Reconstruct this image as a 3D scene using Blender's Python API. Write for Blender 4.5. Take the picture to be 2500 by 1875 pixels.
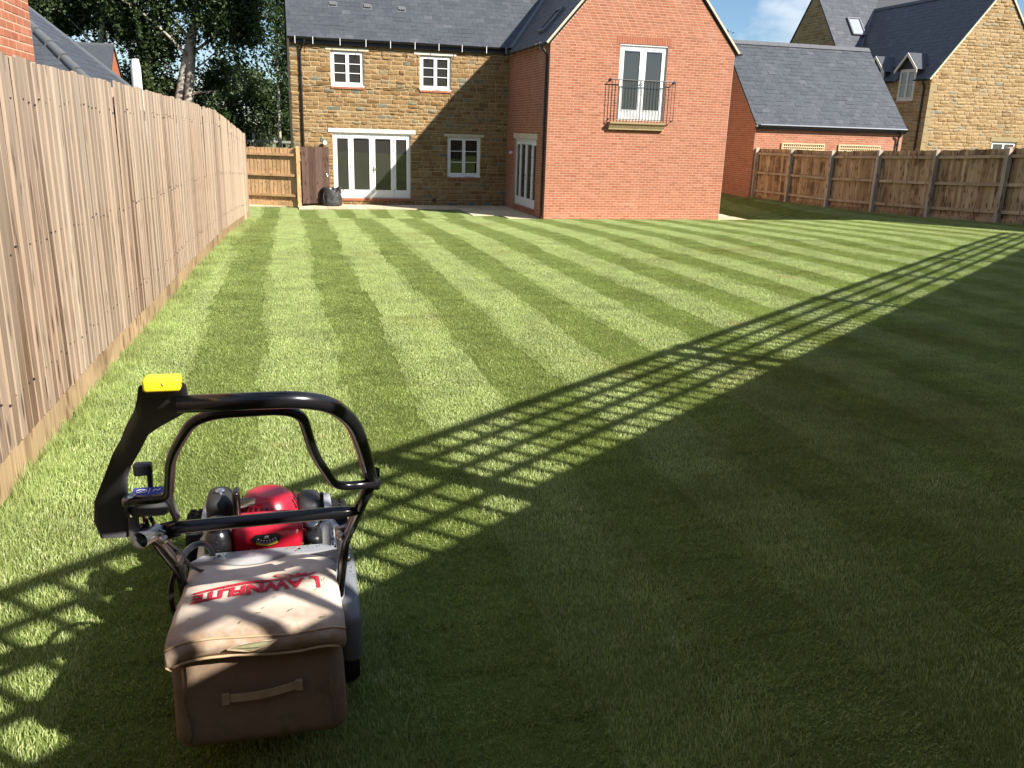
import bpy, math, random
import numpy as np
from mathutils import Vector, Matrix

for _o in list(bpy.data.objects):
    bpy.data.objects.remove(_o)
SC = bpy.context.scene
COL = SC.collection
R = random.Random(7)
NR = np.random.default_rng(7)

# ------------------------------------------------------------------ camera, sky, sun, exposure
CAM = Vector((-4.4746, -29.7110, 2.5940))
YAW, PITCH, ROLL = 0.266649, 0.292280, 0.031128
fwd = Vector((math.sin(YAW) * math.cos(PITCH), math.cos(YAW) * math.cos(PITCH), -math.sin(PITCH)))
r0 = Vector((math.cos(YAW), -math.sin(YAW), 0.0))
u0 = r0.cross(fwd)
rgt = r0 * math.cos(ROLL) + u0 * math.sin(ROLL)
upv = u0 * math.cos(ROLL) - r0 * math.sin(ROLL)
cam_d = bpy.data.cameras.new('camera')
cam = bpy.data.objects.new('camera', cam_d)
COL.objects.link(cam)
cam.matrix_world = Matrix(((rgt.x, upv.x, -fwd.x, CAM.x), (rgt.y, upv.y, -fwd.y, CAM.y), (rgt.z, upv.z, -fwd.z, CAM.z), (0, 0, 0, 1)))
cam_d.sensor_fit = 'HORIZONTAL'
cam_d.sensor_width = 36.0
cam_d.lens = 36.0 * 2059.8 / 2500.0
cam_d.clip_start = 0.05
cam_d.clip_end = 3000.0
SC.camera = cam

SUN_DIR = Vector((-1.03, 1.0, -1.05)).normalized()      # the way the light travels
SUN_EL = math.asin(-SUN_DIR.z)
SUN_AZ = math.atan2(-SUN_DIR.x, -SUN_DIR.y)             # clockwise from +Y
sun_d = bpy.data.lights.new('sun', 'SUN')
sun_d.energy = 5.0
sun_d.angle = math.radians(0.53)
sun_d.color = (1.0, 0.945, 0.86)
sun = bpy.data.objects.new('sun', sun_d)
COL.objects.link(sun)
sun.rotation_euler = SUN_DIR.to_track_quat('-Z', 'Y').to_euler()
sun.location = (20, -40, 40)

CLX, CLY = 12.1, 2.8
world = bpy.data.worlds.new('World')
SC.world = world
world.use_nodes = True
nt = world.node_tree
nt.nodes.clear()
w_out = nt.nodes.new('ShaderNodeOutputWorld')
w_bg = nt.nodes.new('ShaderNodeBackground')
w_bg.inputs['Strength'].default_value = 0.051
sky = nt.nodes.new('ShaderNodeTexSky')
sky.sky_type = 'NISHITA'
sky.sun_disc = False
sky.sun_elevation = SUN_EL
sky.sun_rotation = SUN_AZ
sky.air_density = 1.0
sky.dust_density = 0.1
sky.ozone_density = 2.5
tc = nt.nodes.new('ShaderNodeTexCoord')
wmap = nt.nodes.new('ShaderNodeMapping')
wmap.inputs['Location'].default_value = (CLX, CLY, 0.0)
wmap.inputs['Scale'].default_value = (4.2, 4.2, 7.5)
nt.links.new(tc.outputs['Generated'], wmap.inputs['Vector'])
wn = nt.nodes.new('ShaderNodeTexNoise')
wn.inputs['Scale'].default_value = 1.0
wn.inputs['Detail'].default_value = 9.0
wn.inputs['Roughness'].default_value = 0.55
nt.links.new(wmap.outputs[0], wn.inputs['Vector'])
wr = nt.nodes.new('ShaderNodeValToRGB')
wr.color_ramp.elements[0].position = 0.49
wr.color_ramp.elements[1].position = 0.64
nt.links.new(wn.outputs['Fac'], wr.inputs[0])
wmix = nt.nodes.new('ShaderNodeMixRGB')
wmix.inputs['Color2'].default_value = (9.3, 9.6, 10.0, 1)
nt.links.new(wr.outputs['Color'], wmix.inputs['Fac'])
wtint = nt.nodes.new('ShaderNodeMixRGB')
wtint.blend_type = 'MULTIPLY'
wtint.inputs['Fac'].default_value = 1.0
wtint.inputs['Color2'].default_value = (.86, 1.0, 1.16, 1)
nt.links.new(sky.outputs[0], wtint.inputs['Color1'])
nt.links.new(wtint.outputs[0], wmix.inputs['Color1'])
nt.links.new(wmix.outputs[0], w_bg.inputs['Color'])
nt.links.new(w_bg.outputs[0], w_out.inputs['Surface'])

SC.render.engine = 'CYCLES'
SC.view_settings.view_transform = 'Standard'
SC.view_settings.look = 'None'
SC.view_settings.exposure = 1.17
SC.view_settings.gamma = 1.0
SC.view_settings.use_curve_mapping = False
SC.cycles.max_bounces = 6
SC.cycles.diffuse_bounces = 3
SC.cycles.glossy_bounces = 3
SC.cycles.transmission_bounces = 3
SC.cycles.transparent_max_bounces = 4
SC.cycles.use_denoising = True
SC.cycles.caustics_reflective = False
SC.cycles.caustics_refractive = False


# ------------------------------------------------------------------ materials
def rgb(c):
    return (c[0], c[1], c[2], 1.0)


class NB:
    def __init__(s, name):
        s.m = bpy.data.materials.new(name)
        s.m.use_nodes = True
        s.t = s.m.node_tree
        s.bsdf = s.t.nodes['Principled BSDF']
        s.out = s.t.nodes['Material Output']

    def n(s, typ, **kw):
        nd = s.t.nodes.new(typ)
        for k, v in kw.items():
            setattr(nd, k, v)
        return nd

    def l(s, a, b):
        s.t.links.new(a, b)

    def noise(s, vec, scale, detail=4, rough=.55):
        nd = s.n('ShaderNodeTexNoise')
        nd.inputs['Scale'].default_value = scale
        nd.inputs['Detail'].default_value = detail
        nd.inputs['Roughness'].default_value = rough
        if vec is not None:
            s.l(vec, nd.inputs['Vector'])
        return nd.outputs['Fac']

    def ramp(s, fac, stops, interp='LINEAR'):
        nd = s.n('ShaderNodeValToRGB')
        cr = nd.color_ramp
        cr.interpolation = interp
        while len(cr.elements) < len(stops):
            cr.elements.new(0.5)
        for e, (p, c) in zip(cr.elements, stops):
            e.position = p
            e.color = rgb(c) if not isinstance(c, (int, float)) else (c, c, c, 1)
        s.l(fac, nd.inputs[0])
        return nd.outputs['Color']

    def mix(s, a, b, fac, mode='MIX'):
        nd = s.n('ShaderNodeMixRGB', blend_type=mode)
        for v, k in ((a, 'Color1'), (b, 'Color2'), (fac, 'Fac')):
            if isinstance(v, (int, float)):
                nd.inputs[k].default_value = v if k == 'Fac' else (v, v, v, 1)
            elif isinstance(v, tuple):
                nd.inputs[k].default_value = rgb(v)
            else:
                s.l(v, nd.inputs[k])
        return nd.outputs[0]

    def mapping(s, vec, scale=(1, 1, 1), loc=None):
        nd = s.n('ShaderNodeMapping')
        nd.inputs['Scale'].default_value = scale
        s.l(vec, nd.inputs['Vector'])
        if loc is not None:
            s.l(loc, nd.inputs['Location'])
        return nd.outputs[0]

    def coord(s, kind='Object'):
        return s.n('ShaderNodeTexCoord').outputs[kind]

    def world_pos(s):
        return s.n('ShaderNodeNewGeometry').outputs['Position']

    def attr(s, name):
        nd = s.n('ShaderNodeAttribute', attribute_name=name)
        return nd.outputs['Fac']

    def objrand(s):
        return s.n('ShaderNodeObjectInfo').outputs['Random']

    def bump(s, h, strength=.3, dist=.01):
        nd = s.n('ShaderNodeBump')
        nd.inputs['Strength'].default_value = strength
        nd.inputs['Distance'].default_value = dist
        s.l(h, nd.inputs['Height'])
        s.l(nd.outputs[0], s.bsdf.inputs['Normal'])

    def fin(s, col, rough=.7, spec=.4, metal=0.0):
        if isinstance(col, tuple):
            s.bsdf.inputs['Base Color'].default_value = rgb(col)
        else:
            s.l(col, s.bsdf.inputs['Base Color'])
        if isinstance(rough, (int, float)):
            s.bsdf.inputs['Roughness'].default_value = rough
        else:
            s.l(rough, s.bsdf.inputs['Roughness'])
        s.bsdf.inputs['Specular IOR Level'].default_value = spec
        s.bsdf.inputs['Metallic'].default_value = metal
        return s.m


def simple(name, c, rough=.6, spec=.4, metal=0.0, var=.12, scale=6.0, bump=0.0, bscale=60):
    b = NB(name)
    p = b.world_pos()
    f = b.noise(p, scale, 5)
    col = b.mix(tuple(x * (1 - var) for x in c), tuple(min(1, x * (1 + var)) for x in c), f)
    if bump:
        b.bump(b.noise(p, bscale, 3), bump, .004)
    return b.fin(col, rough, spec, metal)


def mat_pieces(name, stops, rough=.85, spec=.25, nscale=9, var=.25, fine=60, bump=.4, blotch=None):
    """bricks, stones, slates: colour from the piece's own random number, grain from noise"""
    b = NB(name)
    p = b.world_pos()
    col = b.ramp(b.attr('tint'), stops)
    n1 = b.ramp(b.noise(p, nscale, 5), [(.3, 1 - var), (.7, 1 + var * .6)])
    col = b.mix(col, n1, 1.0, 'MULTIPLY')
    if blotch:
        bf = b.ramp(b.noise(p, blotch[1], 3), [(blotch[2], 0.0), (blotch[2] + .12, 1.0)])
        bf2 = b.mix(bf, blotch[3], 1.0, 'MULTIPLY')
        col = b.mix(col, blotch[0], bf2)
    b.bump(b.noise(p, fine, 4), bump, .006)
    return b.fin(col, rough, spec)


def mat_wood(name, stops, knot=(.16, .08, .04), rough=.8, grain=.35, wear=None, stain=0.0, edge=None, kscale=(9, 9, 3.2), topwear=None):
    b = NB(name)
    rnd = b.objrand()
    off = b.n('ShaderNodeCombineXYZ')
    ml = b.n('ShaderNodeMath', operation='MULTIPLY')
    ml.inputs[1].default_value = 37.0
    b.l(rnd, ml.inputs[0])
    b.l(ml.outputs[0], off.inputs[0]); b.l(ml.outputs[0], off.inputs[2])
    oc = b.coord('Object')
    g = b.mapping(oc, (28, 28, 1.3), off.outputs[0])
    gr = b.noise(g, 2.2, 5, .6)
    col = b.ramp(rnd, stops)
    col = b.mix(col, b.ramp(gr, [(.3, 1 - grain), (.7, 1 + grain * .5)]), 1.0, 'MULTIPLY')
    big = b.noise(b.mapping(oc, (1.5, 1.5, .8), off.outputs[0]), 1.4, 3)
    col = b.mix(col, b.ramp(big, [(.3, .8), (.7, 1.15)]), 1.0, 'MULTIPLY')
    # knots
    kv = b.n('ShaderNodeTexVoronoi')
    kv.inputs['Scale'].default_value = 1.0
    b.l(b.mapping(oc, kscale, off.outputs[0]), kv.inputs['Vector'])
    kf = b.ramp(kv.outputs['Distance'], [(.16, .9), (.27, 0.0)])
    col = b.mix(col, knot, kf)
    if stain:
        sv = b.noise(b.mapping(b.world_pos(), (5, 5, .7)), 1.0, 4, .6)
        sv2 = b.noise(b.mapping(b.world_pos(), (1.2, 1.2, 2.0)), 1.0, 3, .6)
        sf = b.mix(b.ramp(sv, [(.47, 0.0), (.60, stain)]), b.ramp(sv2, [(.43, 0.0), (.55, 1.0)]), 1.0, 'MULTIPLY')
        col = b.mix(col, (.06, .025, .012), sf)
    if wear:
        wz = b.noise(b.mapping(b.world_pos(), (.6, .6, .25)), 1.0, 3)
        col = b.mix(col, wear, b.ramp(wz, [(.42, 0.0), (.66, .75)]))
    if topwear:
        sp = b.n('ShaderNodeSeparateXYZ')
        b.l(oc, sp.inputs[0])
        ad = b.n('ShaderNodeMath', operation='ADD')
        b.l(sp.outputs['Z'], ad.inputs[0]); b.l(big, ad.inputs[1])
        col = b.mix(col, topwear, b.ramp(b.mix(ad.outputs[0], .4, 1.0, 'MULTIPLY'), [(.5, 0.0), (.9, .45)]))
    if edge:
        col = b.mix(col, edge, b.ramp(b.attr('tint'), [(.6, 0.0), (.9, .55)]))
    b.bump(gr, .35, .004)
    return b.fin(col, rough, .2)


M = {}
M['mortar_stone'] = simple('mortar_stone', (.46, .355, .21), .95, .1, var=.15, bump=.4)
M['mortar_brick'] = simple('mortar_brick', (.47, .315, .22), .95, .1, var=.12, bump=.4)
M['stone'] = mat_pieces('ironstone', [(0, (.185, .105, .042)), (.25, (.245, .148, .060)), (.5, (.29, .184, .080)), (.72, (.25, .160, .074)), (.88, (.315, .218, .108)), (.95, (.19, .168, .105)), (1, (.145, .15, .112))], fine=34, bump=.9, nscale=14, var=.35)
M['stone_far'] = mat_pieces('ironstone_pale', [(0, (.235, .145, .062)), (.3, (.305, .198, .088)), (.6, (.36, .243, .115)), (.88, (.345, .243, .128)), (1, (.225, .205, .145))], fine=30, bump=.8, nscale=12, var=.3)
M['brick'] = mat_pieces('red_brick', [(0, (.285, .100, .054)), (.3, (.335, .123, .068)), (.6, (.365, .138, .078)), (.85, (.325, .124, .073)), (1, (.40, .168, .104))], fine=80, bump=.3, nscale=9, var=.14, blotch=((.50, .34, .26), .45, .60, .32))
M['slate'] = mat_pieces('slate', [(0, (.050, .055, .066)), (.4, (.056, .062, .073)), (.75, (.061, .067, .078)), (.96, (.067, .072, .083)), (1, (.085, .09, .10))], rough=.46, spec=.5, fine=40, bump=.35, nscale=10, var=.2, blotch=((.22, .22, .23), 2.6, .72, .4))
M['roof_felt'] = simple('roof_felt', (.05, .053, .06), .8, .3)
M['ridge'] = simple('ridge_tile', (.10, .104, .112), .7, .35, bump=.2)
M['lead'] = simple('lead_flashing', (.13, .142, .16), .5, .5)
M['white'] = simple('white_paint', (.80, .80, .78), .35, .5, var=.03)
M['cream'] = simple('cream_paint', (.62, .56, .47), .5, .4, var=.05)
M['lintel'] = simple('cream_lintel', (.58, .50, .36), .8, .2, var=.22, scale=4, bump=.3)
M['lintel_pale'] = simple('pale_lintel', (.68, .60, .50), .8, .2, var=.25, scale=3, bump=.3)
M['ledge'] = simple('stone_ledge', (.30, .23, .12), .85, .2, var=.25, scale=8, bump=.4)
M['black'] = simple('black_plastic', (.012, .012, .013), .38, .5, var=.2)
M['iron'] = simple('black_iron', (.012, .012, .014), .42, .5, var=.2)
M['pipe_white'] = simple('white_pipe', (.78, .77, .74), .4, .4, var=.04)
M['chrome'] = simple('chrome', (.72, .72, .72), .18, .5, 1.0, var=.05)
M['zinc'] = simple('zinc', (.45, .46, .47), .38, .5, .9, var=.1)
M['paving'] = mat_pieces('paving', [(0, (.48, .41, .27)), (.5, (.55, .47, .31)), (1, (.61, .53, .37))], fine=50, bump=.25, nscale=6, var=.2)
M['paving_bed'] = simple('paving_bed', (.27, .23, .16), .95, .1)
M['wood_pale'] = mat_wood('bleached_fence_board', [(0, (.125, .074, .044)), (.25, (.205, .136, .090)), (.65, (.275, .193, .137)), (1, (.365, .277, .207))], knot=(.055, .03, .018), grain=.42, wear=(.305, .25, .195), edge=(.50, .40, .30), topwear=(.33, .275, .225), kscale=(13, 13, 3.6))
M['gravel_board'] = mat_wood('gravel_board', [(0, (.31, .215, .115)), (1, (.38, .27, .155))], grain=.35, stain=.5)
M['wood_new'] = mat_wood('orange_fence_board', [(0, (.52, .30, .14)), (.5, (.60, .37, .185)), (1, (.68, .43, .23))], knot=(.26, .13, .055), kscale=(15, 15, 5.5))
M['wood_shade'] = mat_wood('brown_fence_board', [(0, (.33, .205, .11)), (.4, (.42, .275, .155)), (.8, (.50, .345, .21)), (1, (.56, .405, .26))], knot=(.05, .022, .012), stain=.75, kscale=(12, 12, 3.0))
M['wood_rail'] = mat_wood('fence_rail', [(0, (.43, .31, .20)), (1, (.52, .385, .26))])
M['post'] = mat_wood('fence_post', [(0, (.42, .34, .26)), (1, (.52, .44, .35))])
M['gate'] = mat_wood('dark_gate', [(0, (.062, .034, .024)), (.5, (.085, .05, .036)), (1, (.11, .068, .052))], knot=(.03, .015, .01))
M['grey_wood'] = mat_wood('grey_rail', [(0, (.26, .28, .24)), (1, (.34, .36, .31))])
M['trellis'] = simple('trellis_wood', (.62, .50, .30), .8, .2, var=.15)
M['bark'] = simple('pale_bark', (.36, .33, .265), .85, .2, var=.45, scale=5, bump=.6, bscale=20)
M['bark_light'] = simple('light_bark', (.52, .47, .34), .85, .2, var=.3, scale=4, bump=.5, bscale=20)
M['terrain'] = simple('rough_ground', (.075, .085, .03), .95, .1, var=.35, scale=.4)


def mat_glass(name, c, rough=.02, spec=.5):
    b = NB(name)
    p = b.world_pos()
    col = b.mix(tuple(x * .8 for x in c), tuple(x * 1.2 for x in c), b.noise(p, 1.3, 3))
    b.bsdf.inputs['IOR'].default_value = 1.52
    b.bump(b.noise(p, 1.1, 1), .03, .02)
    return b.fin(col, rough, spec)


M['glass'] = mat_glass('window_glass', (.034, .034, .030), .02, 1.0)
M['glass_dark'] = mat_glass('dark_glass', (.010, .010, .010), .02, .9)
M['glass_sky'] = mat_glass('skylight_glass', (.30, .33, .36), .05, .9)
M['glass_curtain'] = mat_glass('curtained_glass', (.20, .19, .175), .05, .5)


def mat_leaf(name, stops, trans=.3, rough=.5):
    b = NB(name)
    col = b.ramp(b.attr('tint'), stops)
    p = b.world_pos()
    col = b.mix(col, b.ramp(b.noise(p, .8, 3), [(.3, .75), (.7, 1.25)]), 1.0, 'MULTIPLY')
    b.fin(col, rough, .35)
    tr = b.n('ShaderNodeBsdfTranslucent')
    b.l(b.mix(col, (1.0, 1.15, .5), 1.0, 'MULTIPLY'), tr.inputs['Color'])
    mx = b.n('ShaderNodeMixShader')
    mx.inputs[0].default_value = trans
    b.l(b.bsdf.outputs[0], mx.inputs[1]); b.l(tr.outputs[0], mx.inputs[2])
    b.l(mx.outputs[0], b.out.inputs['Surface'])
    return b.m


M['leaf_dark'] = mat_leaf('dark_leaves', [(0, (.024, .042, .014)), (.6, (.048, .078, .025)), (1, (.092, .122, .042))], .28)
M['leaf_mid'] = mat_leaf('green_leaves', [(0, (.026, .048, .013)), (.6, (.046, .078, .02)), (1, (.085, .115, .034))], .25)
M['leaf_bright'] = mat_leaf('bright_leaves', [(0, (.07, .10, .022)), (.6, (.11, .15, .032)), (1, (.17, .20, .06))], .3)
M['reed'] = mat_leaf('pale_stems', [(0, (.20, .22, .12)), (1, (.38, .38, .24))], .2)


def mat_grass():
    b = NB('mown_grass')
    p = b.world_pos()
    col = b.ramp(b.attr('tint'), [(0, (.205, .272, .070)), (.35, (.295, .370, .116)), (.75, (.390, .462, .175)), (.93, (.465, .52, .235)), (1, (.62, .58, .35))])
    dry = b.ramp(b.noise(p, .55, 4, .62), [(.50, 0.0), (.70, .5)])
    col = b.mix(col, (.26, .235, .065), dry)
    col = b.mix(col, b.ramp(b.noise(p, 3.3, 4, .6), [(.28, .76), (.72, 1.24)]), 1.0, 'MULTIPLY')
    spot = b.ramp(b.noise(p, 1.7, 2, .4), [(.73, 0.0), (.79, .6)])
    col = b.mix(col, (.42, .33, .15), spot)
    b.fin(col, .42, .45)
    tr = b.n('ShaderNodeBsdfTranslucent')
    b.l(b.mix(col, (1.0, 1.06, .6), 1.0, 'MULTIPLY'), tr.inputs['Color'])
    mx = b.n('ShaderNodeMixShader')
    mx.inputs[0].default_value = .30
    b.l(b.bsdf.outputs[0], mx.inputs[1]); b.l(tr.outputs[0], mx.inputs[2])
    b.l(mx.outputs[0], b.out.inputs['Surface'])
    return b.m


M['grass'] = mat_grass()
M['lawn_soil'] = simple('lawn_thatch', (.10, .13, .03), .95, .1, var=.35, scale=9)


# ------------------------------------------------------------------ mesh helpers
class MB:
    """collects vertices and faces in world space; a tint number per face"""
    def __init__(s):
        s.v, s.f, s.t = [], [], []

    def add(s, vs, fs, tint=.5):
        k = len(s.v)
        s.v += [tuple(p) for p in vs]
        s.f += [tuple(i + k for i in f) for f in fs]
        s.t += [tint] * len(fs)
        return s

    def box(s, a, b, tint=.5):
        x0, y0, z0 = (min(a[i], b[i]) for i in range(3))
        x1, y1, z1 = (max(a[i], b[i]) for i in range(3))
        return s.add([(x0, y0, z0), (x1, y0, z0), (x1, y1, z0), (x0, y1, z0), (x0, y0, z1), (x1, y0, z1), (x1, y1, z1), (x0, y1, z1)],
                     [(0, 3, 2, 1), (4, 5, 6, 7), (0, 1, 5, 4), (1, 2, 6, 5), (2, 3, 7, 6), (3, 0, 4, 7)], tint)

    def frame_box(s, o, u, n, a, b, tint=.5):
        """box in a wall frame: (along u, up z, out along n), a and b = (u, z, n) corners"""
        o, u, n = Vector(o), Vector(u), Vector(n)
        P = lambda i, j, k: o + u * i + Vector((0, 0, 1)) * j + n * k
        a, b = [min(a[i], b[i]) for i in range(3)], [max(a[i], b[i]) for i in range(3)]
        vs = [P(i, j, k) for k in (a[2], b[2]) for j in (a[1], b[1]) for i in (a[0], b[0])]
        return s.add(vs, [(0, 2, 3, 1), (4, 5, 7, 6), (0, 1, 5, 4), (2, 6, 7, 3), (0, 4, 6, 2), (1, 3, 7, 5)], tint)

    def bar(s, p, q, w, h, up=(0, 0, 1), tint=.5):
        p, q = Vector(p), Vector(q)
        d = (q - p).normalized()
        up = Vector(up)
        if abs(d.dot(up)) > .98:
            up = Vector((0, 1, 0))
        sd = d.cross(up).normalized()
        u = sd.cross(d)
        vs = [c + sd * (i * w / 2) + u * (j * h / 2) for c in (p, q) for i, j in ((-1, -1), (1, -1), (1, 1), (-1, 1))]
        return s.add(vs, [(3, 2, 1, 0), (4, 5, 6, 7), (0, 1, 5, 4), (1, 2, 6, 5), (2, 3, 7, 6), (3, 0, 4, 7)], tint)

    def tube(s, pts, r, n=10, cap=True, tint=.5):
        pts = [Vector(p) for p in pts]
        rs = r if isinstance(r, (list, tuple)) else [r] * len(pts)
        rings, prev = [], None
        for i, p in enumerate(pts):
            d = (pts[min(i + 1, len(pts) - 1)] - pts[max(i - 1, 0)]).normalized()
            if prev is None:
                a = d.cross(Vector((0, 0, 1)))
                if a.length < .1:
                    a = d.cross(Vector((0, 1, 0)))
                a.normalize()
            else:
                a = (prev - d * prev.dot(d)).normalized()
            prev = a
            b2 = d.cross(a)
            rings.append([p + (a * math.cos(2 * math.pi * k / n) + b2 * math.sin(2 * math.pi * k / n)) * rs[i] for k in range(n)])
        vs = [v for rg in rings for v in rg]
        fs = [(i * n + k, i * n + (k + 1) % n, (i + 1) * n + (k + 1) % n, (i + 1) * n + k) for i in range(len(pts) - 1) for k in range(n)]
        if cap:
            fs += [tuple(range(n - 1, -1, -1)), tuple((len(pts) - 1) * n + k for k in range(n))]
        return s.add(vs, fs, tint)

    def prism(s, poly, d, tint=.5):
        """closed polygon (3-D points, in order) pushed along d"""
        k = len(poly)
        d = Vector(d)
        poly = [Vector(p) for p in poly]
        vs = poly + [p + d for p in poly]
        fs = [tuple(range(k - 1, -1, -1)), tuple(range(k, 2 * k))] + [(i, (i + 1) % k, (i + 1) % k + k, i + k) for i in range(k)]
        return s.add(vs, fs, tint)

    def lathe(s, c, axis, prof, n=20, tint=.5):
        c, ax = Vector(c), Vector(axis).normalized()
        a = ax.cross(Vector((0, 0, 1)))
        if a.length < .1:
            a = Vector((1, 0, 0))
        a.normalize()
        b2 = ax.cross(a)
        vs = [c + ax * h + (a * math.cos(2 * math.pi * k / n) + b2 * math.sin(2 * math.pi * k / n)) * r for r, h in prof for k in range(n)]
        fs = [(i * n + k, i * n + (k + 1) % n, (i + 1) * n + (k + 1) % n, (i + 1) * n + k) for i in range(len(prof) - 1) for k in range(n)]
        fs += [tuple(range(n - 1, -1, -1)), tuple((len(prof) - 1) * n + k for k in range(n))]
        return s.add(vs, fs, tint)

    def rbox(s, c, size, r=.02, seg=3, tint=.5, fn=None):
        """rounded box, centre c, full size; superellipsoid-like grid on a cube"""
        hx, hy, hz = (x / 2 for x in size)
        N = 2 * seg + 2
        def coords(h):
            rr = min(r, h * .98)
            left = [-h + rr - rr * math.cos(math.pi / 2 * i / seg) for i in range(seg + 1)]
            return left + [-x for x in reversed(left)]
        idx, vs, fs = {}, [], []
        def vert(p):
            q = [max(-h + min(r, h * .98), min(h - min(r, h * .98), x)) for x, h in zip(p, (hx, hy, hz))]
            d = Vector([p[i] - q[i] for i in range(3)])
            v = Vector(q) + (d.normalized() * r if d.length > 1e-9 else d)
            if fn:
                v = fn(v)
            key = (round(v.x, 6), round(v.y, 6), round(v.z, 6))
            if key not in idx:
                idx[key] = len(vs)
                vs.append(Vector(c) + v)
            return idx[key]
        H = (hx, hy, hz)
        def lin(h):
            rr = min(r, h * .98)
            k = seg + 1
            e = [-h + rr * i / seg for i in range(seg + 1)]
            m = max(1, int((2 * h - 2 * rr) / .05))
            mid = [-h + rr + (2 * h - 2 * rr) * i / m for i in range(1, m)]
            return e + mid + [-x for x in reversed(e)]
        G = [lin(h) for h in H]
        for ax in range(3):
            b, c2 = [(1, 2), (2, 0), (0, 1)][ax]
            for sg in (-1, 1):
                for i in range(len(G[b]) - 1):
                    for j in range(len(G[c2]) - 1):
                        q = []
                        for di, dj in ((0, 0), (1, 0), (1, 1), (0, 1)):
                            p = [0, 0, 0]
                            p[ax] = sg * H[ax]
                            p[b] = G[b][i + di]
                            p[c2] = G[c2][j + dj]
                            q.append(vert(p))
                        if sg < 0:
                            q.reverse()
                        q = [x for k, x in enumerate(q) if x != q[k - 1]]
                        if len(q) >= 3:
                            fs.append(tuple(q))
        return s.add(vs, fs, tint)


WLOC = {}


def wloc(o):
    return WLOC.get(o.name, Vector((0, 0, 0))) if o is not None else Vector((0, 0, 0))


def obj(name, mb, mat, parent=None, smooth=False, centre=False, kind=None, label=None, at=None, tints=True):
    me = bpy.data.meshes.new(name)
    base = wloc(parent)
    if at is not None:
        org = Vector(at)
    elif centre:
        org = sum((Vector(v) for v in mb.v), Vector()) / max(1, len(mb.v))
    else:
        org = base.copy()
    me.from_pydata([(v[0] - org.x, v[1] - org.y, v[2] - org.z) for v in mb.v], [], mb.f)
    if tints and len(mb.t) == len(me.polygons):
        a = me.attributes.new('tint', 'FLOAT', 'FACE')
        a.data.foreach_set('value', mb.t)
    me.materials.append(mat if not isinstance(mat, str) else M[mat])
    if smooth:
        me.polygons.foreach_set('use_smooth', [True] * len(me.polygons))
    me.update()
    o = bpy.data.objects.new(name, me)
    COL.objects.link(o)
    if parent is not None:
        o.parent = parent
    o.location = org - base
    WLOC[o.name] = org
    if kind:
        o['kind'] = kind
    if label:
        o['label'] = label
    return o


def smooth_by_angle(o, ang=40):
    me = o.data
    me.polygons.foreach_set('use_smooth', [True] * len(me.polygons))
    try:
        me.set_sharp_from_angle(angle=math.radians(ang))
    except Exception:
        pass
    return o


def tag(o, label, cat, group=None):
    o['label'] = label
    o['category'] = cat
    if group:
        o['group'] = group
    return o


def thing(name, label, cat, loc, group=None):
    o = bpy.data.objects.new(name, None)
    o.empty_display_size = .2
    COL.objects.link(o)
    o.location = loc
    WLOC[o.name] = Vector(loc)
    return tag(o, label, cat, group)


def copy_piece(src, loc, parent, rot=None, scale=None):
    c = src.copy()
    COL.objects.link(c)
    c.parent = parent
    c.location = Vector(loc) - wloc(parent)
    if rot is not None:
        c.rotation_euler = rot
    if scale is not None:
        c.scale = scale
    WLOC[c.name] = Vector(loc)
    return c


def arrays_obj(name, V, F, T, mat, parent=None, kind=None, smooth=False, at=None):
    """fast mesh from numpy arrays; F is (n, k)"""
    me = bpy.data.meshes.new(name)
    org = np.array(wloc(parent) if at is None else at, float)
    V = V - org
    n, k = F.shape
    me.vertices.add(len(V)); me.vertices.foreach_set('co', V.astype(np.float32).ravel())
    me.loops.add(n * k); me.loops.foreach_set('vertex_index', F.astype(np.int32).ravel())
    me.polygons.add(n); me.polygons.foreach_set('loop_start', np.arange(0, n * k, k, dtype=np.int32))
    me.polygons.foreach_set('loop_total', np.full(n, k, dtype=np.int32))
    me.update(calc_edges=True)
    if T is not None:
        a = me.attributes.new('tint', 'FLOAT', 'FACE')
        a.data.foreach_set('value', T.astype(np.float32))
    me.materials.append(M[mat] if isinstance(mat, str) else mat)
    if smooth:
        me.polygons.foreach_set('use_smooth', [True] * n)
    o = bpy.data.objects.new(name, me)
    COL.objects.link(o)
    if parent is not None:
        o.parent = parent
    o.location = Vector(org) - wloc(parent)
    WLOC[o.name] = Vector(org)
    if kind:
        o['kind'] = kind
    return o


def spline(pts, n=6):
    """Catmull-Rom through the points"""
    P = [Vector(p) for p in pts]
    P = [P[0] * 2 - P[1]] + P + [P[-1] * 2 - P[-2]]
    out = []
    for i in range(1, len(P) - 2):
        a, b, c, d = P[i - 1:i + 3]
        for k in range(n):
            t = k / n
            out.append(.5 * ((2 * b) + (c - a) * t + (2 * a - 5 * b + 4 * c - d) * t * t + (3 * b - a - 3 * c + d) * t ** 3))
    out.append(P[-2])
    return out


def rounded(pts, r, n=6):
    """polyline with its corners rounded off"""
    P = [Vector(p) for p in pts]
    out = [P[0]]
    for i in range(1, len(P) - 1):
        a, b, c = P[i - 1:i + 2]
        rr = min(r, (a - b).length * .48, (c - b).length * .48)
        p, q = b + (a - b).normalized() * rr, b + (c - b).normalized() * rr
        for k in range(n + 1):
            t = k / n
            out.append(p * (1 - t) ** 2 + b * (2 * t * (1 - t)) + q * t * t)
    out.append(P[-1])
    return out


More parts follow.
